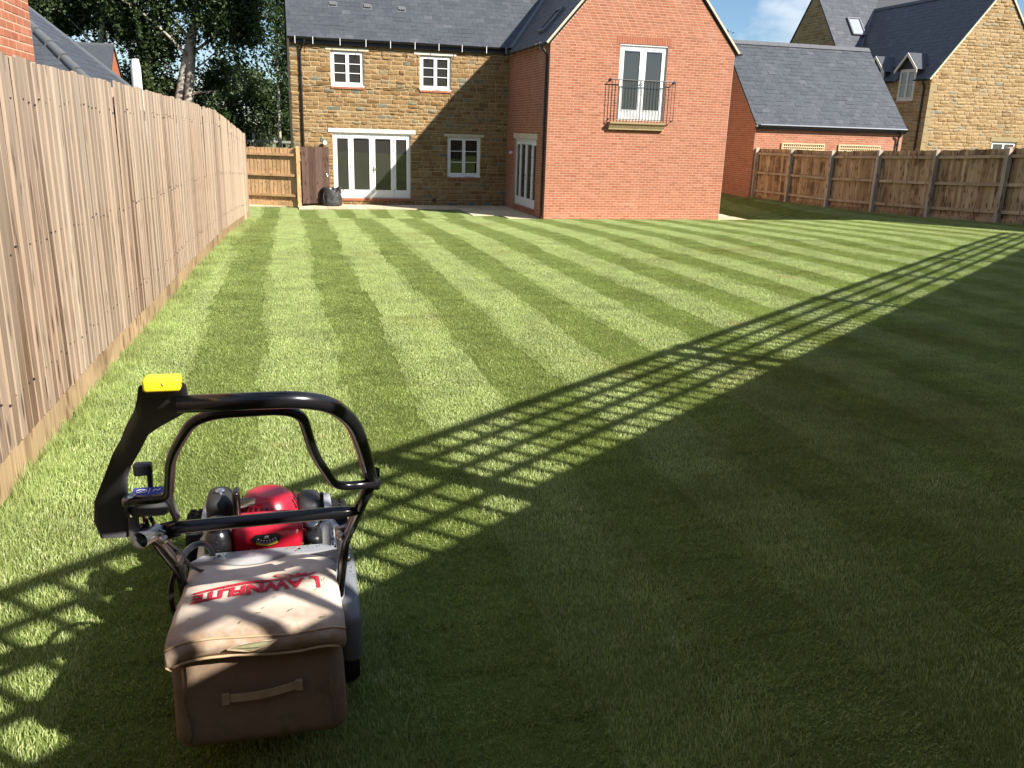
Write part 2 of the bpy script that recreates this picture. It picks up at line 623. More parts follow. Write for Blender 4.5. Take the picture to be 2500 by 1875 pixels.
# ------------------------------------------------------------------ masonry, slating
def emit(pieces, name, mat, parent, nmax=300):
    """the largest pieces become parts of their own, the rest one part of kind stuff"""
    pieces.sort(key=lambda p: -p[3])
    for vs, fs, t, a in pieces[:nmax]:
        mb = MB().add(vs, fs, t)
        obj(name, mb, mat, parent, centre=True)
    if len(pieces) > nmax:
        mb = MB()
        for vs, fs, t, a in pieces[nmax:]:
            mb.add(vs, fs, t)
        obj(name, mb, mat, parent, kind='stuff')


def courses(z0, z1, marks, h, jit, rnd):
    zs = sorted(set([z0, z1] + [m for m in marks if z0 < m < z1]))
    zs2 = [zs[0]]
    for z in zs[1:]:
        if z - zs2[-1] < .035 and z != z1:
            continue
        zs2.append(z)
    out = []
    for a, b in zip(zs2[:-1], zs2[1:]):
        k = max(1, round((b - a) / h))
        ws = [1 + rnd.uniform(-jit, jit) for _ in range(k)]
        s = sum(ws)
        z = a
        for w in ws:
            out.append((z, z + (b - a) * w / s))
            z += (b - a) * w / s
    return out


def masonry(o, u, n, lim, z0, z1, openings, h, hj, l0, l1, joint, proud, seed, bond=False, rough=.0, weight=1.0):
    rnd = random.Random(seed)
    o, u, n = Vector(o), Vector(u), Vector(n)
    up = Vector((0, 0, 1))
    P = lambda a, z, d: o + u * a + up * z + n * d
    pieces = []
    marks = [z for op in openings for z in (op[2], op[3])]
    for ci, (a, b) in enumerate(courses(z0, z1, marks, h, hj, rnd)):
        zm = (a + b) / 2
        lo, hi = lim(zm)
        spans = [(lo, hi)]
        for (ua, ub, za, zb) in openings:
            if za < zm < zb:
                new = []
                for (p, q) in spans:
                    if ub <= p or ua >= q:
                        new.append((p, q))
                    else:
                        if ua > p: new.append((p, ua))
                        if ub < q: new.append((ub, q))
                spans = new
        for (p, q) in spans:
            if q - p < .04:
                continue
            x = p
            first = True
            while x < q - 1e-6:
                L = (l0 * .5 if (bond and first and ci % 2) else rnd.uniform(l0, l1))
                first = False
                e = x + L
                if q - e < l0 * .45:
                    e = q
                j = joint / 2
                d = proud * rnd.uniform(.45, 1.3)
                t = rnd.random()
                ia, ib, za, zb = x + j, e - j, a + j, b - j
                if rough:
                    w = min(.012, (zb - za) * .2)
                    rj = lambda k=1.0: rnd.uniform(-.005, .005) * k
                    back = [P(ia + rj(), za + rj(), 0), P(ib + rj(), za + rj(), 0), P(ib + rj(), zb + rj(), 0), P(ia + rj(), zb + rj(), 0)]
                    fr = [P(ia + w, za + w, d * .7 + rj()), P((ia + ib) / 2 + rj(4), za + w * .6, d * .8 + rj()), P(ib - w, za + w, d * .7 + rj()), P(ib - w * .6, zm, d * .8 + rj()),
                          P(ib - w, zb - w, d * .7 + rj()), P((ia + ib) / 2 + rj(4), zb - w * .6, d * .8 + rj()), P(ia + w, zb - w, d * .7 + rj()), P(ia + w * .6, zm, d * .8 + rj())]
                    cc = P(rnd.uniform(.35, .65) * (ib - ia) + ia, zm + rj(3), d * rnd.uniform(.7, 1.9))
                    vs = back + fr + [cc]
                    fs = [(0, 1, 6, 5, 4), (1, 2, 8, 7, 6), (2, 3, 10, 9, 8), (3, 0, 4, 11, 10)]
                    fs += [(4 + k, 4 + (k + 1) % 8, 12) for k in range(8)]
                else:
                    w = .003
                    vs = [P(ia, za, 0), P(ib, za, 0), P(ib, zb, 0), P(ia, zb, 0), P(ia + w, za + w, d), P(ib - w, za + w, d), P(ib - w, zb - w, d), P(ia + w, zb - w, d)]
                    fs = [(4, 5, 6, 7), (0, 1, 5, 4), (1, 2, 6, 5), (2, 3, 7, 6), (3, 0, 4, 7)]
                pieces.append((vs, fs, t, (e - x) * (b - a) * weight))
                x = e
    return pieces


def wall_mesh(mb, o, u, n, W, z0, z1, openings, thick, gable=None):
    """a wall with real openings; gable = (u of apex, z of apex)"""
    us = sorted(set([0, W] + [x for op in openings for x in op[:2]]))
    for a, b in zip(us[:-1], us[1:]):
        um = (a + b) / 2
        zz = z0
        for (ua, ub, za, zb) in sorted([op for op in openings if op[0] < um < op[1]], key=lambda q: q[2]):
            if za > zz + 1e-4:
                mb.frame_box(o, u, n, (a, zz, -thick), (b, za, 0))
            zz = zb
        if z1 > zz + 1e-4:
            mb.frame_box(o, u, n, (a, zz, -thick), (b, z1, 0))
    if gable:
        o, u, n = Vector(o), Vector(u), Vector(n)
        up = Vector((0, 0, 1))
        # openings that rise into the gable are cut by splitting it at their sides
        mb.prism([o + u * 0 + up * z1 + n * -thick, o + u * W + up * z1 + n * -thick, o + u * gable[0] + up * gable[1] + n * -thick], n * thick)


def slates(o, u, s, n, L, S, lim, gauge, w, seed, weight=1.0, tmax=.014):
    """courses of slates on a roof plane: o eave corner, u along the eave, s up the slope, n out"""
    rnd = random.Random(seed)
    o, u, s, n = Vector(o), Vector(u), Vector(s), Vector(n)
    P = lambda a, b, c: o + u * a + s * b + n * c
    out = []
    k = int(math.ceil(S / gauge))
    for i in range(k):
        b0 = i * gauge
        b1 = min(S, b0 + gauge + .035)
        lo, hi = lim(b0 + gauge / 2)
        lo0, hi0 = lim(b0)
        x = lo - (w * .5 if i % 2 else 0) - rnd.uniform(0, .02)
        while x < hi:
            e = x + w
            a, c = max(x, lo) + .002, min(e, hi) - .002
            if c - a > .03:
                th = rnd.uniform(.007, tmax)
                dj = rnd.uniform(-.006, .006)
                t = rnd.random()
                skew = rnd.uniform(-.002, .002)
                vs = [P(a, b0 + dj, .001), P(c, b0 + dj + skew, .001), P(c, b1, .001), P(a, b1, .001),
                      P(a, b0 + dj, th), P(c, b0 + dj + skew, th + rnd.uniform(-.003, .004)), P(c, b1, .006), P(a, b1, .006)]
                out.append((vs, [(4, 5, 6, 7), (0, 1, 5, 4), (1, 2, 6, 5), (3, 0, 4, 7)], t, (c - a) * gauge * weight))
            x = e
    return out


# ------------------------------------------------------------------ terrain
def smooth01(t):
    t = max(0.0, min(1.0, t))
    return t * t * (3 - 2 * t)


_BY = [-60, -31, -26, -20, -16.8, -10, -5.4, -1.6, 40]
_BZ = [1.3, 1.07, 1.06, 1.0, .94, .55, -.005, -.05, -.05]
_GY = [-60, -17, -12.5, -10, -5.5, -1, 6, 40]
_GZ = [1.3, .98, .73, .61, .46, .42, .40, .4]


def ground_z(x, y):
    zb = float(np.interp(y, _BY, _BZ))
    zr = float(np.interp(y, _GY, _GZ))
    t = smooth01((x - 10.2) / 2.1)
    return zb * (1 - t) + zr * t


def grid_sheet(xs, ys, dz, skip=None):
    mb = MB()
    nx = len(xs)
    mb.v = [(x, y, ground_z(x, y) + dz) for y in ys for x in xs]
    for j in range(len(ys) - 1):
        for i in range(nx - 1):
            xm, ym = (xs[i] + xs[i + 1]) / 2, (ys[j] + ys[j + 1]) / 2
            if skip and skip(xm, ym):
                continue
            mb.f.append((j * nx + i, j * nx + i + 1, (j + 1) * nx + i + 1, (j + 1) * nx + i))
    mb.t = [.5] * len(mb.f)
    return mb


far = [-900, -300, -120, -60, -40]
xs = far + [x for x in np.arange(-30, 40.1, 1.0)] + [50, 80, 150, 400, 900]
ys = [-900, -300, -120, -60, -45] + [y for y in np.arange(-34, 40.1, 1.0)] + [60, 120, 300, 900]
g = obj('ground', grid_sheet(xs, ys, -.06), 'terrain', smooth=True)
g['kind'] = 'structure'

# trellis fence line (runs behind and to the right of the camera): Y = FS * X + FC
FS, FC = .7405, -26.926


def left_x(y):
    return float(np.interp(y, [-33, -26.06, -23.87, -22.4, -20.06, -16.8, -10.06, -.3], [-5.74, -5.67, -5.62, -5.55, -5.48, -5.35, -5.24, -5.66]))


PAVED = [(-6.0, -3.35, -.75, 3), (-4.0, -3.07, -1.58, 3), (-3.2, 1.26, -1.45, 3), (.3, 1.26, -1.68, 3), (1.25, 3.4, -3.5, 3), (2.16, 3.4, -5.35, 0), (2.9, 10.2, -5.4, -4), (9, 10.3, -4.7, 8)]


def paved(x, y, e=0.0):
    for a, b, c, d in PAVED:
        if a - e < x < b + e and c - e < y < d + e:
            return True
    return -4.3 < x < 9.3 and y > -4.9 and (y > 0 or x > 3)


def in_lawn(x, y):
    return left_x(y) + .06 < x < 12.42 and y > FS * x + FC + .08 and y < 6 and not paved(x, y)


lx = list(np.arange(-5.75, 12.75, .5))
ly = list(np.arange(-31.2, 7, .5))
lw = obj('lawn', grid_sheet(lx, ly, 0.0, lambda x, y: y < FS * x + FC - 1.0 or paved(x, y, -.45) or (y > 0 and x < 9)), 'lawn_soil', smooth=True)
lw['kind'] = 'structure'


# ------------------------------------------------------------------ grass
def stripe_x0(y):
    return -5.12


def stripe_w(y):
    return float(np.interp(y, [-24, -18, -9, 0], [.466, .466, .53, .56]))


def blade_tile(seed, lean, w, l, density, hmin, hmax, name, spread=.55):
    g2 = np.random.default_rng(seed)
    n = int(w * l * density)
    bx, by = (g2.random(n) - .5) * (w + .02), (g2.random(n) - .5) * (l + .02)
    h = hmin + (hmax - hmin) * g2.random(n) ** 1.3
    az = g2.normal(0, spread * 1.2, n)                  # about +Y
    wild = g2.random(n) < .12
    az = np.where(wild, g2.random(n) * 6.283, az)
    ln = np.clip(g2.normal(lean, .24, n), 0.02, 1.35)
    ln = np.where(wild, g2.random(n) * .9, ln)
    dx, dy = np.sin(az), np.cos(az)
    yaw = g2.random(n) * 6.283
    ww = g2.uniform(.0008, .0018, n)
    sx, sy = np.cos(yaw) * ww, np.sin(yaw) * ww
    l1, l2 = ln * .55, np.minimum(ln * 1.35, 1.5)
    mx, my, mz = bx + dx * h * .5 * np.sin(l1), by + dy * h * .5 * np.sin(l1), h * .5 * np.cos(l1)
    tx, ty, tz = mx + dx * h * .5 * np.sin(l2), my + dy * h * .5 * np.sin(l2), mz + h * .5 * np.cos(l2)
    V = np.zeros((n, 5, 3))
    V[:, 0] = np.stack([bx - sx, by - sy, np.full(n, -.004)], 1)
    V[:, 1] = np.stack([bx + sx, by + sy, np.full(n, -.004)], 1)
    V[:, 2] = np.stack([mx + sx * .85, my + sy * .85, mz], 1)
    V[:, 3] = np.stack([mx - sx * .85, my - sy * .85, mz], 1)
    V[:, 4] = np.stack([tx, ty, tz], 1)
    k = np.arange(n)[:, None] * 5
    F = np.concatenate([np.stack([k[:, 0], k[:, 0] + 1, k[:, 0] + 2], 1), np.stack([k[:, 0], k[:, 0] + 2, k[:, 0] + 3], 1), np.stack([k[:, 0] + 3, k[:, 0] + 2, k[:, 0] + 4], 1)])
    t = np.clip(g2.normal(.5, .2, n), 0, .96)
    t = np.where(g2.random(n) < .025, 1.0, t)
    o = arrays_obj(name, V.reshape(-1, 3), F, np.concatenate([t, t, t]), 'grass')
    COL.objects.unlink(o)
    return o


TW, TL = .466, .25
tiles = bpy.data.collections.new('grass_tiles')
NV = 7
for k in range(NV):
    tiles.objects.link(blade_tile(100 + k, .68, TW, TL, 27000, .012, .025, 'tile_%02d' % k))
for k in range(2):
    tiles.objects.link(blade_tile(200 + k, .28, .22, .25, 9000, .03, .085, 'tile_%02d' % (NV + k), 1.5))

pts, rots, scls, idxs = [], [], [], []


def put(x, y, yaw, sx, sy, idx):
    e = .15
    zx = (ground_z(x + e, y) - ground_z(x - e, y)) / (2 * e)
    zy = (ground_z(x, y + e) - ground_z(x, y - e)) / (2 * e)
    m = Matrix(((1, 0, 0), (0, 1, 0), (0, 0, 1)))
    nrm = Vector((-zx, -zy, 1)).normalized()
    q = Vector((0, 0, 1)).rotation_difference(nrm)
    e3 = (q.to_matrix() @ Matrix.Rotation(yaw, 3, 'Z')).to_euler()
    pts.append((x, y, ground_z(x, y))); rots.append(tuple(e3)); scls.append((sx, sy, R.uniform(.9, 1.12))); idxs.append(idx)


y = -31.0
while y < 5.0:
    w = stripe_w(y)
    k = -3
    while True:
        x = stripe_x0(y) + (k + .5) * w + .022 * math.sin(y * 1.1 + k * 2.3) + .014 * math.sin(y * 2.9 + k)
        if x > 12.6:
            break
        if in_lawn(x, y):
            away = (k % 2 == 1)                       # mown away from the camera: the pale stripes
            put(x + R.uniform(-.028, .028), y, R.uniform(-.10, .10) + (0 if away else math.pi), w / TW * 1.05, 1.06, R.randrange(NV))
        k += 1
    y += TL
# unmown fringe along the left fence, the right fence and the paving
y = -28.0
while y < -10.0:
    put(left_x(y) + .10, y, R.uniform(0, 6.28), .6, 1.0, NV + R.randrange(2))
    y += .2
y = -17.0
while y < -.8:
    put(12.36, y, R.uniform(0, 6.28), .7, 1.0, NV + R.randrange(2))
    y += .22
gme = bpy.data.meshes.new('grass')
gme.from_pydata(pts, [], [])
for nm, typ, dat, key in (('rot', 'FLOAT_VECTOR', rots, 'vector'), ('scl', 'FLOAT_VECTOR', scls, 'vector'), ('idx', 'INT', idxs, 'value')):
    a = gme.attributes.new(nm, typ, 'POINT')
    a.data.foreach_set(key, np.array(dat).ravel())
gob = bpy.data.objects.new('grass', gme)
COL.objects.link(gob)
gob['kind'] = 'stuff'
tag(gob, 'short striped lawn grass mown in pale and dark bands', 'grass')
ng = bpy.data.node_groups.new('grass_blades', 'GeometryNodeTree')
ng.interface.new_socket('Geometry', in_out='INPUT', socket_type='NodeSocketGeometry')
ng.interface.new_socket('Geometry', in_out='OUTPUT', socket_type='NodeSocketGeometry')
gi, go = ng.nodes.new('NodeGroupInput'), ng.nodes.new('NodeGroupOutput')
iop = ng.nodes.new('GeometryNodeInstanceOnPoints')
ci = ng.nodes.new('GeometryNodeCollectionInfo')
ci.inputs['Collection'].default_value = tiles
ci.inputs['Separate Children'].default_value = True
ci.inputs['Reset Children'].default_value = True


def named(nm, typ):
    nd = ng.nodes.new('GeometryNodeInputNamedAttribute')
    nd.data_type = typ
    nd.inputs['Name'].default_value = nm
    return nd.outputs['Attribute']


e2r = ng.nodes.new('FunctionNodeEulerToRotation')
ng.links.new(named('rot', 'FLOAT_VECTOR'), e2r.inputs[0])
ng.links.new(gi.outputs[0], iop.inputs['Points'])
ng.links.new(ci.outputs[0], iop.inputs['Instance'])
iop.inputs['Pick Instance'].default_value = True
ng.links.new(named('idx', 'INT'), iop.inputs['Instance Index'])
ng.links.new(e2r.outputs[0], iop.inputs['Rotation'])
ng.links.new(named('scl', 'FLOAT_VECTOR'), iop.inputs['Scale'])
ng.links.new(iop.outputs[0], go.inputs[0])
gm = gob.modifiers.new('blades', 'NODES')
gm.node_group = ng

# ------------------------------------------------------------------ paving
pv = bpy.data.objects.new('patio', None)
COL.objects.link(pv)
pv['kind'] = 'structure'
bed = MB()
for a, b, c, d in [(-5.7, -3.07, -.72, -.005), (-4.0, -3.07, -1.55, -.72), (-3.07, 1.25, -1.42, -.005), (1.25, 3.18, -3.48, -.005), (2.18, 3.18, -5.33, -3.48), (3.18, 10.28, -5.33, -4.72), (9.12, 10.28, -4.72, 6)]:
    bed.box((a, c, -.10), (b, d, -.022))
bedo = obj('paving_bed', bed, 'paving_bed', pv)
prs = random.Random(3)
for a, b, c, d, sx, sy in [(-5.7, -3.07, -.72, -.005, .6, .355), (-4.0, -3.07, -1.55, -.722, .46, .41), (-3.07, 1.25, -1.42, -.005, .62, .47), (1.25, 3.18, -3.48, -.005, .48, .58), (2.18, 3.18, -5.33, -3.48, .49, .6), (3.18, 10.28, -5.33, -4.73, .6, .6), (9.12, 10.28, -4.72, 4, .58, .6)]:
    nx, ny = max(1, round((b - a) / sx)), max(1, round((d - c) / sy))
    for i in range(nx):
        for j in range(ny):
            x0, x1 = a + (b - a) * i / nx + .004, a + (b - a) * (i + 1) / nx - .004
            y0, y1 = c + (d - c) * j / ny + .004, c + (d - c) * (j + 1) / ny - .004
            obj('paving_slab', MB().box((x0, y0, -.022), (x1, y1, prs.uniform(-.003, .004)), prs.random()), 'paving', pv, centre=True)


# ------------------------------------------------------------------ windows and doors
def window(parent, o, u, n, u0, u1, z0, z1, cols=2, rows=3, recess=.06, mat='white', glass='glass', sill=True, cill_mat='brick', fw=.055, sash=.05, name='window'):
    """casement: frame, sashes, glazing bars and panes, in a wall frame"""
    fr = MB()
    d0, d1 = -recess - .06, -recess
    fr.frame_box(o, u, n, (u0, z0, d0), (u0 + fw, z1, d1)); fr.frame_box(o, u, n, (u1 - fw, z0, d0), (u1, z1, d1))
    fr.frame_box(o, u, n, (u0 + fw, z1 - fw, d0), (u1 - fw, z1, d1)); fr.frame_box(o, u, n, (u0 + fw, z0, d0), (u1 - fw, z0 + fw, d1))
    wf = obj(name, fr, mat, parent)
    if sill:
        obj('sill', MB().frame_box(o, u, n, (u0 - .01, z0 - .035, -recess - .02), (u1 + .01, z0 - .001, .02)), mat, wf)
    W = (u1 - u0 - 2 * fw) / cols
    for c in range(cols):
        a, b = u0 + fw + W * c + .004, u0 + fw + W * (c + 1) - .004
        za, zb = z0 + fw + .003, z1 - fw - .003
        s = MB()
        e1 = d1 + .012
        s.frame_box(o, u, n, (a, za, d0 + .01), (a + sash, zb, e1)); s.frame_box(o, u, n, (b - sash, za, d0 + .01), (b, zb, e1))
        s.frame_box(o, u, n, (a + sash, zb - sash, d0 + .01), (b - sash, zb, e1)); s.frame_box(o, u, n, (a + sash, za, d0 + .01), (b - sash, za + sash, e1))
        obj('sash', s, mat, wf)
        pa, pb, pz0, pz1 = a + sash, b - sash, za + sash, zb - sash
        ph = (pz1 - pz0) / rows
        for r in range(rows):
            q0, q1 = pz0 + ph * r + (.011 if r else 0), pz0 + ph * (r + 1) - (.011 if r < rows - 1 else 0)
            tl = R.uniform(-.0015, .0015)
            mb = MB()
            P = lambda i, j, k: Vector(o) + Vector(u) * i + Vector((0, 0, j)) + Vector(n) * k
            dd = d1 - .02
            mb.add([P(pa, q0, dd + tl), P(pb, q0, dd), P(pb, q1, dd - tl), P(pa, q1, dd), P(pa, q0, dd - .006), P(pb, q0, dd - .006), P(pb, q1, dd - .006), P(pa, q1, dd - .006)],
                   [(0, 1, 2, 3), (7, 6, 5, 4), (0, 4, 5, 1), (2, 6, 7, 3)])
            obj('pane', mb, glass, wf)
            if r:
                obj('glazing_bar', MB().frame_box(o, u, n, (pa, pz0 + ph * r - .0105, d1 - .03), (pb, pz0 + ph * r + .0105, d1 + .002)), mat, wf)
    return wf


def glazed_doors(parent, o, u, n, u0, u1, z0, z1, leaves, recess=.08, name='french_doors', handle_at=None, base=.30, mat='white', glass='glass', vents=(1, 2)):
    fw = .05
    d0, d1 = -recess - .07, -recess
    fr = MB()
    fr.frame_box(o, u, n, (u0, z0, d0), (u0 + fw, z1, d1)); fr.frame_box(o, u, n, (u1 - fw, z0, d0), (u1, z1, d1))
    fr.frame_box(o, u, n, (u0 + fw, z1 - fw, d0), (u1 - fw, z1, d1)); fr.frame_box(o, u, n, (u0 - .02, z1, d0), (u1 + .02, z1 + .028, d1 + .05))
    fr.frame_box(o, u, n, (u0 + fw, z0, d0), (u1 - fw, z0 + .03, d1))
    f = obj(name, fr, mat, parent)
    tot = sum(leaves)
    x = u0 + fw
    W = u1 - u0 - 2 * fw
    for i, lw_ in enumerate(leaves):
        a, b = x + .004, x + W * lw_ / tot - .004
        x += W * lw_ / tot
        za, zb = z0 + .034, z1 - fw - .004
        st = .095 if lw_ == max(leaves) else .075
        e1 = d1 + .014
        s = MB()
        s.frame_box(o, u, n, (a, za, d0 + .01), (a + st, zb, e1)); s.frame_box(o, u, n, (b - st, za, d0 + .01), (b, zb, e1))
        s.frame_box(o, u, n, (a + st, zb - .10, d0 + .01), (b - st, zb, e1)); s.frame_box(o, u, n, (a + st, za, d0 + .01), (b - st, za + base - .08, e1))
        s.frame_box(o, u, n, (a + st, za + base - .08, e1 - .03), (b - st, za + base - .06, e1 + .008))
        obj('leaf', s, mat, f)
        P = lambda i_, j, k: Vector(o) + Vector(u) * i_ + Vector((0, 0, j)) + Vector(n) * k
        dd = d1 - .012
        pa, pb, q0, q1 = a + st, b - st, za + base - .06, zb - .10
        mb = MB()
        mb.add([P(pa, q0, dd), P(pb, q0, dd), P(pb, q1, dd), P(pa, q1, dd), P(pa, q0, dd - .008), P(pb, q0, dd - .008), P(pb, q1, dd - .008), P(pa, q1, dd - .008)], [(0, 1, 2, 3), (7, 6, 5, 4), (0, 4, 5, 1), (2, 6, 7, 3)])
        obj('pane', mb, glass, f)
        if i in vents:
            obj('trickle_vent', MB().frame_box(o, u, n, (a + st + .03, zb - .105, e1), (b - st - .03, zb - .075, e1 + .012)), 'zinc', f)
        for hz in (.25, 1.0, 1.55, 1.85):
            if i in (0, len(leaves) - 1) and lw_ != max(leaves):
                uu = b if i == 0 else a
                obj('hinge', MB().frame_box(o, u, n, (uu - .009, za + hz - .05, e1), (uu + .009, za + hz + .05, e1 + .012)), 'zinc', f)
    if handle_at is not None:
        h = MB()
        hu, hz = handle_at
        e1 = d1 + .014
        h.frame_box(o, u, n, (hu - .016, hz - .11, e1), (hu + .016, hz + .11, e1 + .008))
        h.frame_box(o, u, n, (hu - .01, hz + .03, e1 + .008), (hu + .01, hz + .05, e1 + .05))
        h.frame_box(o, u, n, (hu - .01, hz + .03, e1 + .04), (hu + .11, hz + .05, e1 + .055))
        obj('handle', h, 'chrome', f)
    return f


def gutter(mb, p, q, r=.058):
    """half-round gutter with thickness"""
    p, q = Vector(p), Vector(q)
    d = (q - p).normalized()
    sd = d.cross(Vector((0, 0, 1))).normalized()
    prof = [(math.cos(a) * r, math.sin(a) * r) for a in [math.pi + math.pi * k / 8 for k in range(9)]]
    inner = [(math.cos(a) * (r - .006), math.sin(a) * (r - .006)) for a in [2 * math.pi - math.pi * k / 8 for k in range(9)]]
    poly = [p + sd * a + Vector((0, 0, b)) for a, b in prof + inner]
    mb.prism(poly, q - p)
    return mb


def downpipe(parent, x, y, ztop, zbot, nrm, gx, gy, gz, r=.034, name='downpipe'):
    n = Vector(nrm)
    mb = MB()
    P = Vector((x, y, 0)) + n * .06
    mb.tube(rounded([(gx, gy, gz - .05), (gx, gy, gz - .12), (P.x, P.y, ztop - .12), (P.x, P.y, zbot + .10), (P.x + n.x * .09, P.y + n.y * .09, zbot + .03)], .06, 4), r, 10)
    for zz in np.arange(zbot + .5, ztop - .1, 1.6):
        mb.tube([(P.x, P.y, zz - .03), (P.x, P.y, zz + .03)], r + .008, 10)
    return smooth_by_angle(obj(name, mb, 'black', parent))


# ------------------------------------------------------------------ the brick and stone house
H = thing('house', 'two storey stone house with red brick gable wing, slate roof and balcony', 'house', (2.5, 0, 0))
X0, X1, WY = -4.06, 3.19, -4.713
WX0, WX1 = 3.19, 9.09
uX, nF, uS, nL = (1, 0, 0), (0, -1, 0), (0, -1, 0), (-1, 0, 0)
EZ = 5.22
st_open = [(-2.78, -1.72, 3.818, 4.896), (.13, 1.18, 3.818, 4.89), (-2.78, -.20, .215, 2.352), (1.08, 2.24, .995, 2.314)]
st_block = [(a - X0, b - X0, c, d) for a, b, c, d in st_open]
# extra gaps in the stonework for lintels and sills
lint = [(-2.935, -1.555, 4.897, 4.985), (-.07, 1.35, 4.891, 4.982), (-2.93, -.03, 2.353, 2.487), (.97, 2.356, 2.315, 2.405)]
sil = [(-2.79, -1.71, 3.72, 3.783), (.12, 1.19, 3.72, 3.783), (1.07, 2.25, .895, .960)]
thr = [(-2.80, -.18, .13, .213)]
mb = MB()
wall_mesh(mb, (X0, 0, 0), uX, nF, X1 - X0, -.3, 5.2, st_block, .28)
mb.box((X0, .28, -.3), (X0 + .28, 6.5, 5.2))                       # end wall
mb.prism([(X0, 0, 5.2), (X0, 6.5, 5.2), (X0, 3.25, 8.7)], (.28, 0, 0))
mb.box((X0, 6.5, -.3), (WX1, 6.78, 5.2))
stone_wall = obj('stone_wall', mb, 'mortar_stone', H)
blocks = st_block + [(a - X0, b - X0, c, d) for a, b, c, d in lint + sil + thr]
pcs = masonry((X0, 0, 0), uX, nF, lambda z: (.0, X1 - X0 - .005), 0.0, 5.15, blocks, .128, .25, .18, .44, .016, .022, 11, rough=1)
emit(pcs, 'stone', 'stone', stone_wall)
for i, (a, b, c, d) in enumerate(lint):
    obj('lintel', MB().frame_box((0, 0, 0), uX, nF, (a, c, -.10), (b, d - .003, .028 + .004 * (i == 2))), 'lintel_pale' if i in (2, 1) else 'lintel', H)
for a, b, c, d in sil:
    k = MB()
    nb = 10
    for q in range(nb):
        aa, bb = a + (b - a) * q / nb, a + (b - a) * (q + 1) / nb
        k.frame_box((0, 0, 0), uX, nF, (aa + .003, c, -.05), (bb - .003, d - .002, .045), .4 + .3 * R.random())
    obj('brick_sill', k, 'brick', H)
k = MB()
for q in range(24):
    a, b = -2.80 + 2.62 * q / 24, -2.80 + 2.62 * (q + 1) / 24
    k.frame_box((0, 0, 0), uX, nF, (a + .003, .135, -.05), (b - .003, .211, .05), .2 + .3 * R.random())
obj('threshold', k, 'brick', H)
for a, b, c, d in (st_open[0], st_open[1], st_open[3]):
    window(H, (0, 0, 0), uX, nF, a + .002, b - .002, c + .002, d - .004, recess=.05, glass='glass' if c > 2 else 'glass_dark')
glazed_doors(H, (0, 0, 0), uX, nF, -2.778, -.202, .217, 2.318, (.72, 1, 1, .72), .05, handle_at=(-1.445, 1.16))
# black panels stand in for the dark of the rooms behind the openings
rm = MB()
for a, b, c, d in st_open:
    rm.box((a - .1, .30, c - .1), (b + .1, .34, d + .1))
obj('room_dark_panel', rm, 'black', H)

# wing walls
sd_open = [(1.06, 3.644, .19, 2.333)]                                    # along -Y from the inner corner
gb_open = [(5.35 - WX0, 6.87 - WX0, 2.98, 5.03)]
GA = (6.14 - WX0, 8.42)
mb = MB()
WD = -WY
wall_mesh(mb, (WX0, -.001, 0), uS, nL, WD - .285, -.3, 5.03, sd_open, .28)
mb.box((WX0, 0.29, 3.0), (WX0 + .28, 1.5, 5.6))
# gable wall with the tall balcony door: the door rises a little above the eaves line
o = (WX0 + .28, WY, 0)
wall_mesh(mb, (WX0 + .002, WY, 0), uX, nF, WX1 - WX0 - .002, -.3, 5.03, gb_open, .28)
gz = lambda uu: 5.03 + (GA[1] - 5.03) * (1 - abs(uu - GA[0]) / GA[0])
du0, du1, dzt = gb_open[0][0], gb_open[0][1], 5.128
Pg = lambda uu, zz: Vector((WX0 + uu, WY + .28, zz))
mb.prism([Pg(.002, 5.03), Pg(du0, 5.03), Pg(du0, gz(du0))], (0, -.28, 0))
mb.prism([Pg(du1, 5.03), Pg(WX1 - WX0, 5.03), Pg(du1, gz(du1))], (0, -.28, 0))
mb.prism([Pg(du0, dzt), Pg(du1, dzt), Pg(du1, gz(du1)), Pg(GA[0], GA[1]), Pg(du0, gz(du0))], (0, -.28, 0))
mb.box((WX1 - .28, WY + .28, -.3), (WX1, 6.5, 5.03))
brick_wall = obj('brick_wall', mb, 'mortar_brick', H)
gopen = [(du0, du1, 2.98, dzt), (du0 - .12, du1 + .12, dzt, 5.355), (1.9, 3.68, 2.70, 2.93)]


def glim(z):
    if z <= 5.03:
        return (.004, WX1 - WX0 - .004)
    k = (z - 5.03) / (GA[1] - 5.03)
    return (GA[0] * k + .02, WX1 - WX0 - (WX1 - WX0 - GA[0]) * k - .02)


bpc = masonry((WX0, WY, 0), uX, nF, glim, 0.0, 8.1, gopen, .075, .0, .222, .228, .013, .004, 21, bond=True)
sopen = [(1.04, 3.66, .13, .19)] + sd_open + [(.93, 3.76, 2.335, 2.50)]
bps = masonry((WX0, 0, 0), uS, nL, lambda z: (.004, WD - .004), 0.0, 4.98, sopen, .075, .0, .222, .228, .013, .004, 22, bond=True, weight=.3)
emit(bpc + bps, 'brick', 'brick', brick_wall)
